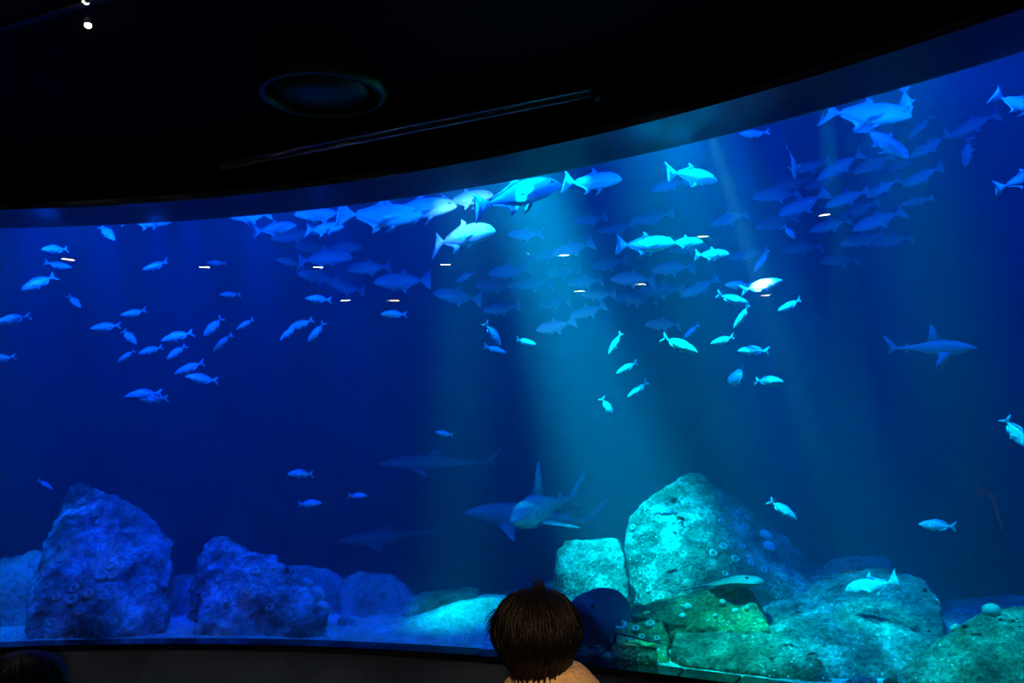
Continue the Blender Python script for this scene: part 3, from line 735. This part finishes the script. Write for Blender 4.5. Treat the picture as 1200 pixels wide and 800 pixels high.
# ------------------------------------------------------------------ sharks
SH = [(0, .008, .008, .010), (.05, .032, .024, .036), (.12, .060, .046, .062), (.25, .088, .072, .082), (.4, .100, .086, .088), (.55, .084, .074, .072), (.72, .050, .044, .044), (.88, .025, .023, .021), (1, .015, .014, .011)]
def shark_mesh(name, b, low=False):
    bm = bmesh.new(); body(bm, SH, .5, -.36, 20, 30)
    dk = .45 if low else 1.0
    plate(bm, [(x_, .07 + (z_ - .07) * dk) for x_, z_ in [(.15, .08), (.10, .16), (.055, .255), (.03, .285), (.02, .278), (.028, .19), (.02, .13), (-.01, .085)]], .010)      # tall first dorsal
    plate(bm, [(-.20, .028), (-.225, .055), (-.25, .06), (-.248, .04), (-.265, .022)], .006)
    plate(bm, [(-.20, -.025), (-.23, -.055), (-.255, -.058), (-.25, -.038), (-.27, -.018)], .006)
    plate(bm, [(-.335, .012), (-.38, .05), (-.44, .115), (-.495, .165), (-.505, .16), (-.48, .11), (-.455, .06), (-.425, .012), (-.43, -.03), (-.45, -.075), (-.435, -.078), (-.395, -.045), (-.36, -.014), (-.335, -.012)], .008)
    bend(bm, b, .05)
    return bm_to_mesh(bm, name)
def shark_pec(name):
    bm = bmesh.new()
    def xf(v): return Vector((v.x, v.z, v.y))
    plate(bm, [(.05, 0), (.03, .05), (-.02, .13), (-.06, .185), (-.075, .18), (-.065, .12), (-.055, .06), (-.06, 0)], .008, xf)
    return bm_to_mesh(bm, name)
def slit_mesh():
    bm = bmesh.new(); bmesh.ops.create_cube(bm, size=1.0)
    for v in bm.verts: v.co = Vector((v.co.x * .004 + v.co.z * .004, v.co.y * .004, v.co.z * .045))
    me = bm_to_mesh(bm, 'gill_slit', False); me.materials.append(M_EYE); return me
SH_ME = {b: shark_mesh('shark', b) for b in (.0, .45)}
SH_ME['low'] = shark_mesh('shark', -.3, True)
for me in SH_ME.values(): me.materials.append(M_SHARK)
SP_ME = shark_pec('pectoral_fin'); SP_ME.materials.append(M_SHARK)
SLIT = slit_mesh()
def shark(px, py, ln, a, b, dep, label, bendk=0.0, roll=0.0, droop=24, squash=1.0):
    p = at(px, py, dep); dist = (p - EYE).dot(FWD)
    size = ln * dist / F
    o = link('shark', SH_ME[bendk])
    o.matrix_world = Matrix.Translation(p) @ orient(p, a, b, roll).to_4x4() @ Matrix.Diagonal((size, size, size * squash, 1))
    tag(o, label, 'shark')
    for s in (1, -1):
        f = link('pectoral_fin', SP_ME, None, o, (.19, s * .062, -.045)); f.scale = (1.15, s * 1.15, 1); f.rotation_euler = (-s * RAD(droop), 0, 0)
        e = link('eye', EYE_ME, None, o, (.40, s * .055, .014)); e.scale = (.008, .005, .008)
        for k in range(5):
            g = link('gill_slit', SLIT, None, o, (.30 - k * .018, s * .078, .005))
    return o
shark(1088, 408, 98, 0, 12, 1.7, 'lone shark with a tall dorsal fin swimming in open dark water', 0.0, droop=62)
shark(636, 595, 190, 205, 68, 1.7, 'bright shark swimming head on with pectoral fins spread', .45, droop=14)
shark(627, 607, 168, 176, -4, 2.9, 'dim shark passing behind the head-on shark', 'low')
shark(517, 543, 146, 181, 0, 5.0, 'long faint shark high over the low pale rocks', 'low', squash=.72)
shark(460, 628, 124, 186, 0, 5.5, 'faintest shark lost in haze above the dome shaped boulder', 'low', squash=.72)

# ------------------------------------------------------------------ stingrays
def ray_mesh(name, lift, span=0.5):
    bm = bmesh.new()
    nx, ny = 22, 30
    def half(t):                              # half width along the disc, t 0 snout .. 1 tail root
        return span * (math.sin(math.pi * min(1, t ** 0.72)) ** 0.75) if 0 < t < 1 else 0.0
    T, B = [], []
    for i in range(nx + 1):
        t = i / nx; x = .45 - .75 * t
        h = half(t) + .012
        rt, rb = [], []
        for j in range(ny + 1):
            s = -1 + 2 * j / ny
            y = h * s
            core = math.exp(-(y / .14) ** 2) * math.sin(math.pi * min(1, max(0, t)) ** .8)
            th = .012 + .10 * core
            z0 = lift * abs(y) ** 1.6 * (1 + .4 * math.sin(6 * t + 2 * y))
            xx = x - .12 * (abs(s) ** 2) * t
            edge = (1 - abs(s) ** 6)
            rt.append(bm.verts.new((xx, y, z0 + th * edge))); rb.append(bm.verts.new((xx, y, z0 - .45 * th * edge - .003)))
        T.append(rt); B.append(rb)
    for i in range(nx):
        for j in range(ny):
            bm.faces.new((T[i][j], T[i][j + 1], T[i + 1][j + 1], T[i + 1][j]))
            bm.faces.new((B[i][j + 1], B[i][j], B[i + 1][j], B[i + 1][j + 1]))
    for i in range(nx):
        bm.faces.new((T[i][0], T[i + 1][0], B[i + 1][0], B[i][0])); bm.faces.new((T[i + 1][ny], T[i][ny], B[i][ny], B[i + 1][ny]))
    for j in range(ny):
        bm.faces.new((T[0][j + 1], T[0][j], B[0][j], B[0][j + 1])); bm.faces.new((T[nx][j], T[nx][j + 1], B[nx][j + 1], B[nx][j]))
    return bm_to_mesh(bm, name)
def tube(name, pts, rads, seg=8):
    V, Fc = [], []
    n = len(pts)
    for i, p in enumerate(pts):
        d = (Vector(pts[min(n - 1, i + 1)]) - Vector(pts[max(0, i - 1)])).normalized()
        u = d.cross(Vector((0, 0, 1)));  u = u.normalized() if u.length > 1e-4 else Vector((1, 0, 0))
        w = d.cross(u)
        for k in range(seg):
            t = 2 * math.pi * k / seg
            V.append(Vector(p) + (u * math.cos(t) + w * math.sin(t)) * rads[i])
    for i in range(n - 1):
        for k in range(seg):
            k2 = (k + 1) % seg
            Fc.append((i * seg + k, i * seg + k2, (i + 1) * seg + k2, (i + 1) * seg + k))
    Fc.append(tuple(range(seg))[::-1]); Fc.append(tuple(range((n - 1) * seg, n * seg)))
    return mesh_from(name, V, Fc, True)
def stingray(p, mtx, size, label, m, lift, tail, span=.5):
    o = link('stingray', ray_mesh('stingray', lift, span), m)
    o.matrix_world = Matrix.Translation(p) @ mtx.to_4x4() @ Matrix.Diagonal((size, size, size, 1))
    tag(o, label, 'stingray')
    link('tail', tube('tail', tail, [.022 * (1 - .85 * i / (len(tail) - 1)) for i in range(len(tail))]), m, o)
    for s in (1, -1):
        e = link('eye', EYE_ME, None, o, (.25, s * .085, .085)); e.scale = (.022, .018, .02)
    return o
p = at(858, 684, .78)
dist = (p - EYE).dot(FWD)
stingray(p, orient(p, 2, 20), 84 * dist / F, 'pale stingray resting on the tilted rock slab', M_RAYBELLY, .28,
         [(-.26, 0, .01), (-.5, .02, -.03), (-.75, .03, -.06), (-1.0, .02, -.05), (-1.3, 0, -.06)], span=.3)
p = at(703, 737, .26)
dist = (p - EYE).dot(FWD)
# big dark ray leaning up against the glass, back to the viewers
v = (EYE - p).normalized(); r = RIGHT.copy(); u = v.cross(r)
X = (u * .75 - r * .55 - v * .15).normalized(); Y = (v * .80 + u * .25).cross(X).normalized(); Z = X.cross(Y)
RM = Matrix((X, Y, Z)).transposed(); RS = 100 * dist / F
def loc_(q): return tuple((RM.transposed() @ (q - p)) / RS)
stingray(p, RM, RS, 'large dark stingray close to the glass beside the head', M_RAYFISH, -.35,
         [(-.24, 0, .02)] + [loc_(at(*q)) for q in ((722, 741, .16), (738, 745, .12), (756, 750, .08), (776, 754, .06), (797, 759, .05))])

# ------------------------------------------------------------------ ceiling fittings
def empty(name, loc):
    o = bpy.data.objects.new(name, None); COL.objects.link(o); o.location = loc; o.empty_display_size = 0.1
    return o
# big round air outlet
c = at_z(378, 104, CEIL_Z - 0.05)
R0 = 76 * (c - EYE).dot(FWD) / F
vent = empty('ceiling_diffuser', c); tag(vent, 'large round recessed air diffuser in the black ceiling', 'diffuser')
def ring_mesh(name, prof, seg=56): 
    V, Fc = [], []; n = len(prof)
    for k in range(seg):
        t = 2 * math.pi * k / seg
        for r_, z in prof: V.append((r_ * math.cos(t), r_ * math.sin(t), z))
    for k in range(seg):
        for j in range(n):
            Fc.append((k * n + j, k * n + (j + 1) % n, ((k + 1) % seg) * n + (j + 1) % n, ((k + 1) % seg) * n + j))
    bm = bmesh.new(); vv = [bm.verts.new(v) for v in V]
    for f in Fc: bm.faces.new([vv[i] for i in f])
    return bm_to_mesh(bm, name)
link('outer_ring', ring_mesh('outer_ring', [(R0, .02), (R0, -.02), (R0 * .95, -.05), (R0 * .84, -.05), (R0 * .82, .02)]), M_METAL, vent)
link('inner_plate', lathe('inner_plate', [(R0 * .70, .02), (R0 * .70, -.012), (R0 * .66, -.03), (R0 * .3, -.045), (.02, -.05)], 48), M_METAL, vent)
link('collar', ring_mesh('collar', [(R0 * .83, .04), (R0 * .83, .02), (R0 * .69, .02), (R0 * .69, .04)]), M_BLACKMETAL, vent)
vent.rotation_euler = (RAD(5), 0, 0)
# straight rail hung near the lintel
pa, pb = at_z(256, 192, CEIL_Z - 0.12), at_z(694, 104, CEIL_Z - 0.12)
def bar(name, a, b, w, h, m, parent):
    d = b - a; L = d.length; d.normalize()
    y = Vector((0, 0, 1)).cross(d).normalized(); z = d.cross(y)
    V = []
    for t in (0, L):
        for s1, s2 in ((-1, -1), (1, -1), (1, 1), (-1, 1)):
            V.append(a + d * t + y * (s1 * w / 2) + z * (s2 * h / 2) - (parent.location if parent else Vector()))
    return link(name, mesh_from(name, V, [(3, 2, 1, 0), (4, 5, 6, 7)] + [(j, (j + 1) % 4, 4 + (j + 1) % 4, 4 + j) for j in range(4)]), m, parent)
railing = empty('curtain_rail', (pa + pb) / 2); tag(railing, 'long straight metal rail hung under the ceiling by the lintel', 'rail')
bar('rail', pa, pb, .05, .03, M_RAIL, railing)
bar('flange', pa + Vector((0, .035, -.01)), pb + Vector((0, .035, -.01)), .02, .05, M_RAIL, railing)
bar('end_bracket', pb, pb + Vector((.03, -.0, -.07)), .06, .03, M_RAIL, railing)
for t in (.02, .35, .68, .98):
    q = pa.lerp(pb, t); bar('hanger', q, Vector((q.x, q.y + .001, CEIL_Z)), .02, .02, M_BLACKMETAL, railing)
# track with a warm spot lamp at the top left
ta, tb = at_z(-40, 44, CEIL_Z - 0.08), at_z(135, -8, CEIL_Z - 0.08)
track = empty('lamp_track', (ta + tb) / 2); tag(track, 'thin dark lamp track on the ceiling above the lit spot lamp', 'track')
bar('track_bar', ta, tb, .035, .03, M_BLACKMETAL, track)
for t in (.1, .9):
    q = ta.lerp(tb, t); bar('mount', q, Vector((q.x + .001, q.y, CEIL_Z)), .03, .03, M_BLACKMETAL, track)
CAN = ring_mesh('housing', [(.052, -.05), (.056, -.05), (.05, .09), (.02, .11), (.02, .10), (.044, .08)], 20); CAN.materials.append(M_BLACKMETAL)
FACE = lathe('lamp_face', [(.043, -.030), (.043, -.036), (.02, -.038)], 20); FACE.materials.append(M_LAMP)
FACE2 = lathe('lamp_face', [(.060, -.030), (.060, -.036), (.02, -.038)], 20); FACE2.materials.append(M_LAMPDIM)
STEM = mesh_from('stem', [(x, y, z) for z in (.09, .30) for x, y in ((-.008, -.008), (.008, -.008), (.008, .008), (-.008, .008))],
                 [(3, 2, 1, 0), (4, 5, 6, 7)] + [(j, (j + 1) % 4, 4 + (j + 1) % 4, 4 + j) for j in range(4)]); STEM.materials.append(M_BLACKMETAL)
def lamp(p, label, group=None, aim=None, face=FACE, s=1.0):
    o = empty('spot_lamp', p); tag(o, label, 'lamp', group)
    link('housing', CAN, None, o); link('lamp_face', face, None, o); link('stem', STEM, None, o)
    if aim is not None: o.rotation_euler = (p - aim).to_track_quat('Z', 'Y').to_euler()
    o.scale = (s, s, s)
    return o
lp = at_z(103, 28, CEIL_Z - 0.28)
lamp(lp, 'small warm glowing spot lamp hanging from the black ceiling', None, lp + (EYE - lp).normalized() * .5 + Vector((0, .1, -.45)), s=.32)
lp2 = at_z(101, 1, CEIL_Z - 0.14)
lamp(lp2, 'spot lamp on the ceiling track at the edge of the frame', None, lp2 + Vector((-.6, .5, -.15)), face=FACE2, s=.22)

spot('track_lamp_light', lp + Vector((0, 0, -.08)), lp + Vector((.6, -.2, -3.5)), 8, (1.0, 0.6, 0.3), 40, 0.9, 0.04)
# ceiling lamps further back in the hall: the pane mirrors them as small glints
def mirrored(px, py):
    d = ray(px, py).normalized(); t = hit_circle(d, RW); P = EYE + d * t
    n = Vector((CEN.x - P.x, CEN.y - P.y, 0)).normalized()
    rd = d - n * (2 * d.dot(n))
    if rd.z < 0.02: return None, P
    q = P + rd * ((CEIL_Z - 0.01 - P.z) / rd.z)
    return q, P
GL = [(80, 304), (240, 313), (522, 310), (661, 299), (824, 277), (966, 252), (373, 313), (404, 352), (462, 352), (679, 341), (752, 333), (897, 346)]
TRIM = ring_mesh('trim_ring', [(.036, -.012), (.052, -.012), (.055, .0), (.036, .0)], 24); TRIM.materials.append(M_BLACKMETAL)
FACE3 = lathe('lamp_face', [(.034, -.004), (.034, -.009), (.01, -.010)], 24); FACE3.materials.append(M_LAMPDIM)
for px, py in GL:
    q, P = mirrored(px, py)
    if q is None: continue
    if math.hypot(q.x - CEN.x, q.y - CEN.y) > RW - 0.25: print('GLINT out of room', px, py, tuple(round(c, 2) for c in q)); continue
    o = empty('recessed_downlight', Vector((q.x, q.y, CEIL_Z))); tag(o, 'small recessed downlight in the black ceiling mirrored as a glint in the window', 'lamp', 'hall ceiling downlights')
    link('trim_ring', TRIM, None, o); link('lamp_face', FACE3, None, o)

# warm lamp over the visitors
warm_at = Vector((0.35, -2.6, CEIL_Z - 0.3))
lamp(warm_at, 'warm downlight hanging behind the standing person', None, Vector((0.25, 1.75, 1.2)), face=FACE2)
spot('warm_downlight', warm_at + Vector((0, .02, -.06)), (0.12, 1.7, 1.15), 620, (1.0, 0.62, 0.30), 6, 0.8, 0.06)

# ------------------------------------------------------------------ people
def capsule(bm, a, b, ra, rb, seg=12):
    a, b = Vector(a), Vector(b)
    vs_ = []
    for c, r in ((a, ra), (b, rb)):
        t = bmesh.new(); bmesh.ops.create_icosphere(t, subdivisions=2, radius=r)
        for v in t.verts: vs_.append(v.co + c)
        t.free()
    h = bmesh.new()
    for p in vs_: h.verts.new(p)
    r = bmesh.ops.convex_hull(h, input=h.verts)
    junk = list({g for g in r['geom_interior'] + r['geom_unused'] if isinstance(g, bmesh.types.BMVert)})
    bmesh.ops.delete(h, geom=junk, context='VERTS')
    mp = {v: bm.verts.new(v.co) for v in h.verts}
    for f in h.faces: bm.faces.new([mp[v] for v in f.verts])
    h.free()
def ellipsoid(bm, c, r, seg=20):
    t = bmesh.new(); bmesh.ops.create_uvsphere(t, u_segments=seg, v_segments=seg // 2, radius=1.0)
    mp = {v: bm.verts.new((c[0] + v.co.x * r[0], c[1] + v.co.y * r[1], c[2] + v.co.z * r[2])) for v in t.verts}
    for f in t.faces: bm.faces.new([mp[v] for v in f.verts])
    t.free()
def fuse(bm, name, voxel):
    """melt the joined pieces into one continuous surface"""
    me = bpy.data.meshes.new(name + '_raw'); bm.to_mesh(me); bm.free()
    o = bpy.data.objects.new(name + '_raw', me); COL.objects.link(o)
    md = o.modifiers.new('r', 'REMESH'); md.mode = 'VOXEL'; md.voxel_size = voxel; md.use_smooth_shade = True
    sm = o.modifiers.new('s', 'SMOOTH'); sm.factor = 0.5; sm.iterations = 4
    dg = bpy.context.evaluated_depsgraph_get(); dg.update()
    out = bpy.data.meshes.new_from_object(o.evaluated_get(dg)); out.name = name
    bpy.data.objects.remove(o); bpy.data.meshes.remove(me)
    out.polygons.foreach_set('use_smooth', [True] * len(out.polygons))
    return out
M_SKIN = plain('skin', (0.55, 0.36, 0.26), 0.55, var=0.08)
M_HAIR = plain('dark_brown_hair', (0.003, 0.002, 0.0015), 0.5, var=0.5, scale=60, spec=0.2)
M_COAT = plain('tan_knit', (0.70, 0.50, 0.29), 0.9, var=0.15, scale=90, bump=0.4)
M_COAT2 = plain('dark_grey_cloth', (0.05, 0.05, 0.06), 0.9, var=0.2, scale=60, bump=0.3)
M_TROUSER = plain('dark_denim', (0.03, 0.035, 0.06), 0.9, var=0.2, scale=80)
M_SHOE = plain('dark_shoe', (0.03, 0.03, 0.03), 0.5)
def person(x, y, top_z, label, coat_m, hair_w, hair_lift, fringe, seed, lean=0.0):
    rnd = random.Random(seed)
    H = top_z / 1.012
    k = H / 1.42
    hd = 0.105 * k ** .5                     # half height of the head
    hz = H - hd                              # head centre
    bm = bmesh.new()
    capsule(bm, (0, 0, .50 * H), (0, .0, .60 * H), .085 * k, .085 * k)
    capsule(bm, (-.04 * k, 0, .62 * H), (-.075 * k, 0, .775 * H), .085 * k, .06 * k)
    capsule(bm, (.04 * k, 0, .62 * H), (.075 * k, 0, .775 * H), .085 * k, .06 * k)
    capsule(bm, (0, 0, .79 * H), (0, .012, hz - .03), .043 * k, .045 * k)
    ellipsoid(bm, (0, .01, hz + .004), (.070, .088, hd * .88))
    ellipsoid(bm, (0, .045, hz - .045), (.052, .05, .055))           # jaw
    capsule(bm, (0, .098, hz + .002), (0, .112, hz - .022), .008, .013)  # nose
    capsule(bm, (-.018, .088, hz - .048), (.018, .088, hz - .048), .009, .009)  # lips
    for s in (1, -1):
        capsule(bm, (s * .076, .0, hz + .005), (s * .074, .004, hz - .022), .014, .010)   # ear
        capsule(bm, (s * .11 * k, 0, .785 * H), (s * .145 * k, -.01, .62 * H), .042 * k, .034 * k)
        capsule(bm, (s * .145 * k, -.01, .62 * H), (s * .15 * k, .03, .475 * H), .033 * k, .022 * k)
        w = Vector((s * .15 * k, .03, .475 * H))
        capsule(bm, w, w + Vector((0, .012, -.055)), .020, .026)
        for q, (dy, L) in enumerate(((-.022, .055), (-.008, .068), (.008, .072), (.022, .064))):
            f0 = w + Vector((-s * .002, .012 + dy * -1 * -1, -.065)); f1 = f0 + Vector((-s * .006, .004, -L * .55)); f2 = f1 + Vector((-s * .016, .002, -L * .45))
            capsule(bm, f0, f1, .0085, .008); capsule(bm, f1, f2, .008, .0065)
        t0 = w + Vector((-s * .004, .028, -.03)); t1 = t0 + Vector((-s * .008, .026, -.028)); capsule(bm, t0, t1, .011, .009); capsule(bm, t1, t1 + Vector((-s * .008, .006, -.024)), .009, .007)
        capsule(bm, (s * .055 * k, 0, .5 * H), (s * .06 * k, .005, .28 * H), .075 * k, .05 * k)
        capsule(bm, (s * .06 * k, .005, .28 * H), (s * .062 * k, -.01, .05 * H), .048 * k, .03 * k)
        capsule(bm, (s * .062 * k, -.03, .03), (s * .072 * k, .12, .022), .03, .024)
    o = link('person', fuse(bm, 'person', .0075), M_SKIN, None, (x, y, 0))
    tag(o, label, 'person')
    # clothes
    bm = bmesh.new()
    capsule(bm, (0, 0, .47 * H), (0, 0, .62 * H), .115 * k, .11 * k)
    for s in (1, -1):
        capsule(bm, (s * .04 * k, 0, .60 * H), (s * .075 * k, 0, .775 * H), .105 * k, .075 * k)
        capsule(bm, (s * .05 * k, 0, .80 * H), (s * .115 * k, 0, .785 * H), .05 * k, .055 * k)
        capsule(bm, (s * .118 * k, 0, .785 * H), (s * .155 * k, -.01, .62 * H), .057 * k, .047 * k)
        capsule(bm, (s * .155 * k, -.01, .62 * H), (s * .155 * k, .028, .49 * H), .046 * k, .034 * k)
    for q in range(12):
        t = 2 * math.pi * q / 12; t2 = 2 * math.pi * (q + 1) / 12
        capsule(bm, (.058 * k * math.cos(t) + lean, .01 + .055 * k * math.sin(t), .870 * H), (.058 * k * math.cos(t2) + lean, .01 + .055 * k * math.sin(t2), .870 * H), .022 * k, .022 * k)
        capsule(bm, (.062 * k * math.cos(t) + lean, .01 + .055 * k * math.sin(t), .868 * H), (.118 * k * math.cos(t) + lean, .08 * k * math.sin(t), .815 * H), .024 * k, .035 * k)
    link('coat', fuse(bm, 'coat', .012), coat_m, o)
    bm = bmesh.new()
    for s in (1, -1):
        capsule(bm, (s * .05 * k, 0, .50 * H), (s * .06 * k, .005, .28 * H), .088 * k, .062 * k)
        capsule(bm, (s * .06 * k, .005, .28 * H), (s * .062 * k, -.008, .06 * H), .06 * k, .046 * k)
    link('trousers', fuse(bm, 'trousers', .015), M_TROUSER, o)
    for s in (1, -1):
        bm = bmesh.new(); capsule(bm, (s * .062 * k, -.035, .036), (s * .074 * k, .13, .03), .038, .032)
        for v in bm.verts: v.co.z = max(v.co.z, .001)
        link('shoe', bm_to_mesh(bm, 'shoe'), M_SHOE, o)
    # hair: a fitted mass plus many strands
    hr = hair_w / 2
    prof = [(-.064, .60), (-.046, .72), (-.028, .86), (-.010, .95), (.006, 1.0), (.025, .985), (.052, .91), (.077, .77), (.096, .55), (.107, .30), (.112, .03)]
    def hair_r(z):
        for i in range(len(prof) - 1):
            if z <= prof[i + 1][0]:
                t = (z - prof[i][0]) / (prof[i + 1][0] - prof[i][0]); return prof[i][1] + (prof[i + 1][1] - prof[i][1]) * max(0, t)
        return .03
    V, Fc = [], []
    seg, rows = 40, 26
    for i in range(rows + 1):
        z = -.064 + .176 * i / rows
        for q in range(seg):
            t = 2 * math.pi * q / seg
            rr = hr * hair_r(z)
            bx, by = rr * math.cos(t), rr * 1.12 * math.sin(t) - .005
            if by > .02 and z < .035:                    # hairline: leave the face open
                by = min(by, .02)
            j = 1 + .05 * noise.noise(Vector((math.cos(t) * 3, math.sin(t) * 3, z * 16 + seed)))
            V.append((bx * j, by * j, hz + z + hair_lift))
    for i in range(rows):
        for q in range(seg):
            q2 = (q + 1) % seg
            Fc.append((i * seg + q, i * seg + q2, (i + 1) * seg + q2, (i + 1) * seg + q))
    Fc.append(tuple(range(seg))[::-1]); Fc.append(tuple(range(rows * seg, (rows + 1) * seg)))
    hair = link('hair', mesh_from('hair', V, Fc, True), M_HAIR, o)
    SV, SF = [], []
    def strand(pts, r0):
        n = len(pts); base = len(SV)
        for i, p_ in enumerate(pts):
            d = (pts[min(n - 1, i + 1)] - pts[max(0, i - 1)]).normalized()
            u_ = d.cross(Vector((.3, .7, .6))).normalized(); w_ = d.cross(u_)
            rr = r0 * (1 - .8 * (i / (n - 1)) ** 2)
            for q in range(4):
                t = math.pi / 2 * q; SV.append(p_ + (u_ * math.cos(t) + w_ * math.sin(t)) * rr)
        for i in range(n - 1):
            for q in range(4):
                q2 = (q + 1) % 4
                SF.append((base + i * 4 + q, base + i * 4 + q2, base + (i + 1) * 4 + q2, base + (i + 1) * 4 + q))
    for q in range(420):
        t = rnd.uniform(math.pi * .95, math.pi * 2.05)
        z0 = rnd.uniform(.0, .108); z1 = z0 - rnd.uniform(.08, .20)
        z1 = max(z1, -.064 - (rnd.uniform(0, .008) if fringe else 0))
        pts = []
        tw = rnd.uniform(-.35, .35); lf = rnd.uniform(1.0, 1.05)
        for i in range(7):
            s_ = i / 6; z = z0 + (z1 - z0) * s_
            rr = hr * hair_r(max(z, -.064)) * (lf + .02 * math.sin(5 * s_ + q)); ta_ = t + tw * s_
            pts.append(Vector((rr * math.cos(ta_), rr * 1.12 * math.sin(ta_) - .005, hz + hair_lift + z)))
        strand(pts, rnd.uniform(.0016, .0038))
    if fringe:
        for q in range(13):                               # separate locks over the collar
            t = math.pi * (1.12 + .76 * q / 12) + rnd.uniform(-.02, .02)
            z1 = -.064 - rnd.uniform(.010, .024)
            pts = []
            for i in range(6):
                s_ = i / 5; z = -.03 + (z1 + .03) * s_
                rr = hr * hair_r(max(z, -.064)) * (1.01 + .06 * s_)
                pts.append(Vector((rr * math.cos(t), rr * 1.12 * math.sin(t) - .005, hz + hair_lift + z)))
            strand(pts, rnd.uniform(.0042, .006))
        # loose tufts at the crown and the side
        for q in range(16):
            t = rnd.uniform(0, 6.28); st = Vector((.004 + rnd.uniform(-.012, .012), -.02, hz + hair_lift + .100))
            dr = Vector((rnd.uniform(-.35, .35), rnd.uniform(-.3, .2), 1)).normalized(); L = rnd.uniform(.02, .038)
            strand([st + dr * L * i / 4 + Vector((.004 * math.sin(i + q), 0, 0)) for i in range(5)], .0026)
        for q in range(26):
            st = Vector((-hr * .72, -.03 + rnd.uniform(-.03, .02), hz + hair_lift + .045 + rnd.uniform(-.02, .02)))
            L = rnd.uniform(.03, .055); ph = rnd.uniform(.2, 1.0)
            pts = [st + Vector((-L * s_ * .9, 0, L * (ph * s_ - 1.5 * s_ * s_ * ph))) for s_ in (0, .25, .5, .75, 1.0)]
            strand(pts, .0024)
    link('hair_strands', mesh_from('hair_strands', SV, SF, True), M_HAIR, o)
    return o
DP = 1.75
hp = EYE + ray(627, 681) * (DP / ray(627, 681).y)
person(hp.x, hp.y, hp.z + .0, 'person with tousled dark hair and tan collar seen from behind before the window', M_COAT, 98 * DP / F, 0.0, True, 5, lean=.028)
DP2 = 2.1
hp2 = EYE + ray(24, 763) * (DP2 / ray(24, 763).y)
person(hp2.x, hp2.y, hp2.z, 'short person with dark brown hair of whom only the crown shows', M_COAT2, 100 * DP2 / F, 0.0, False, 9)
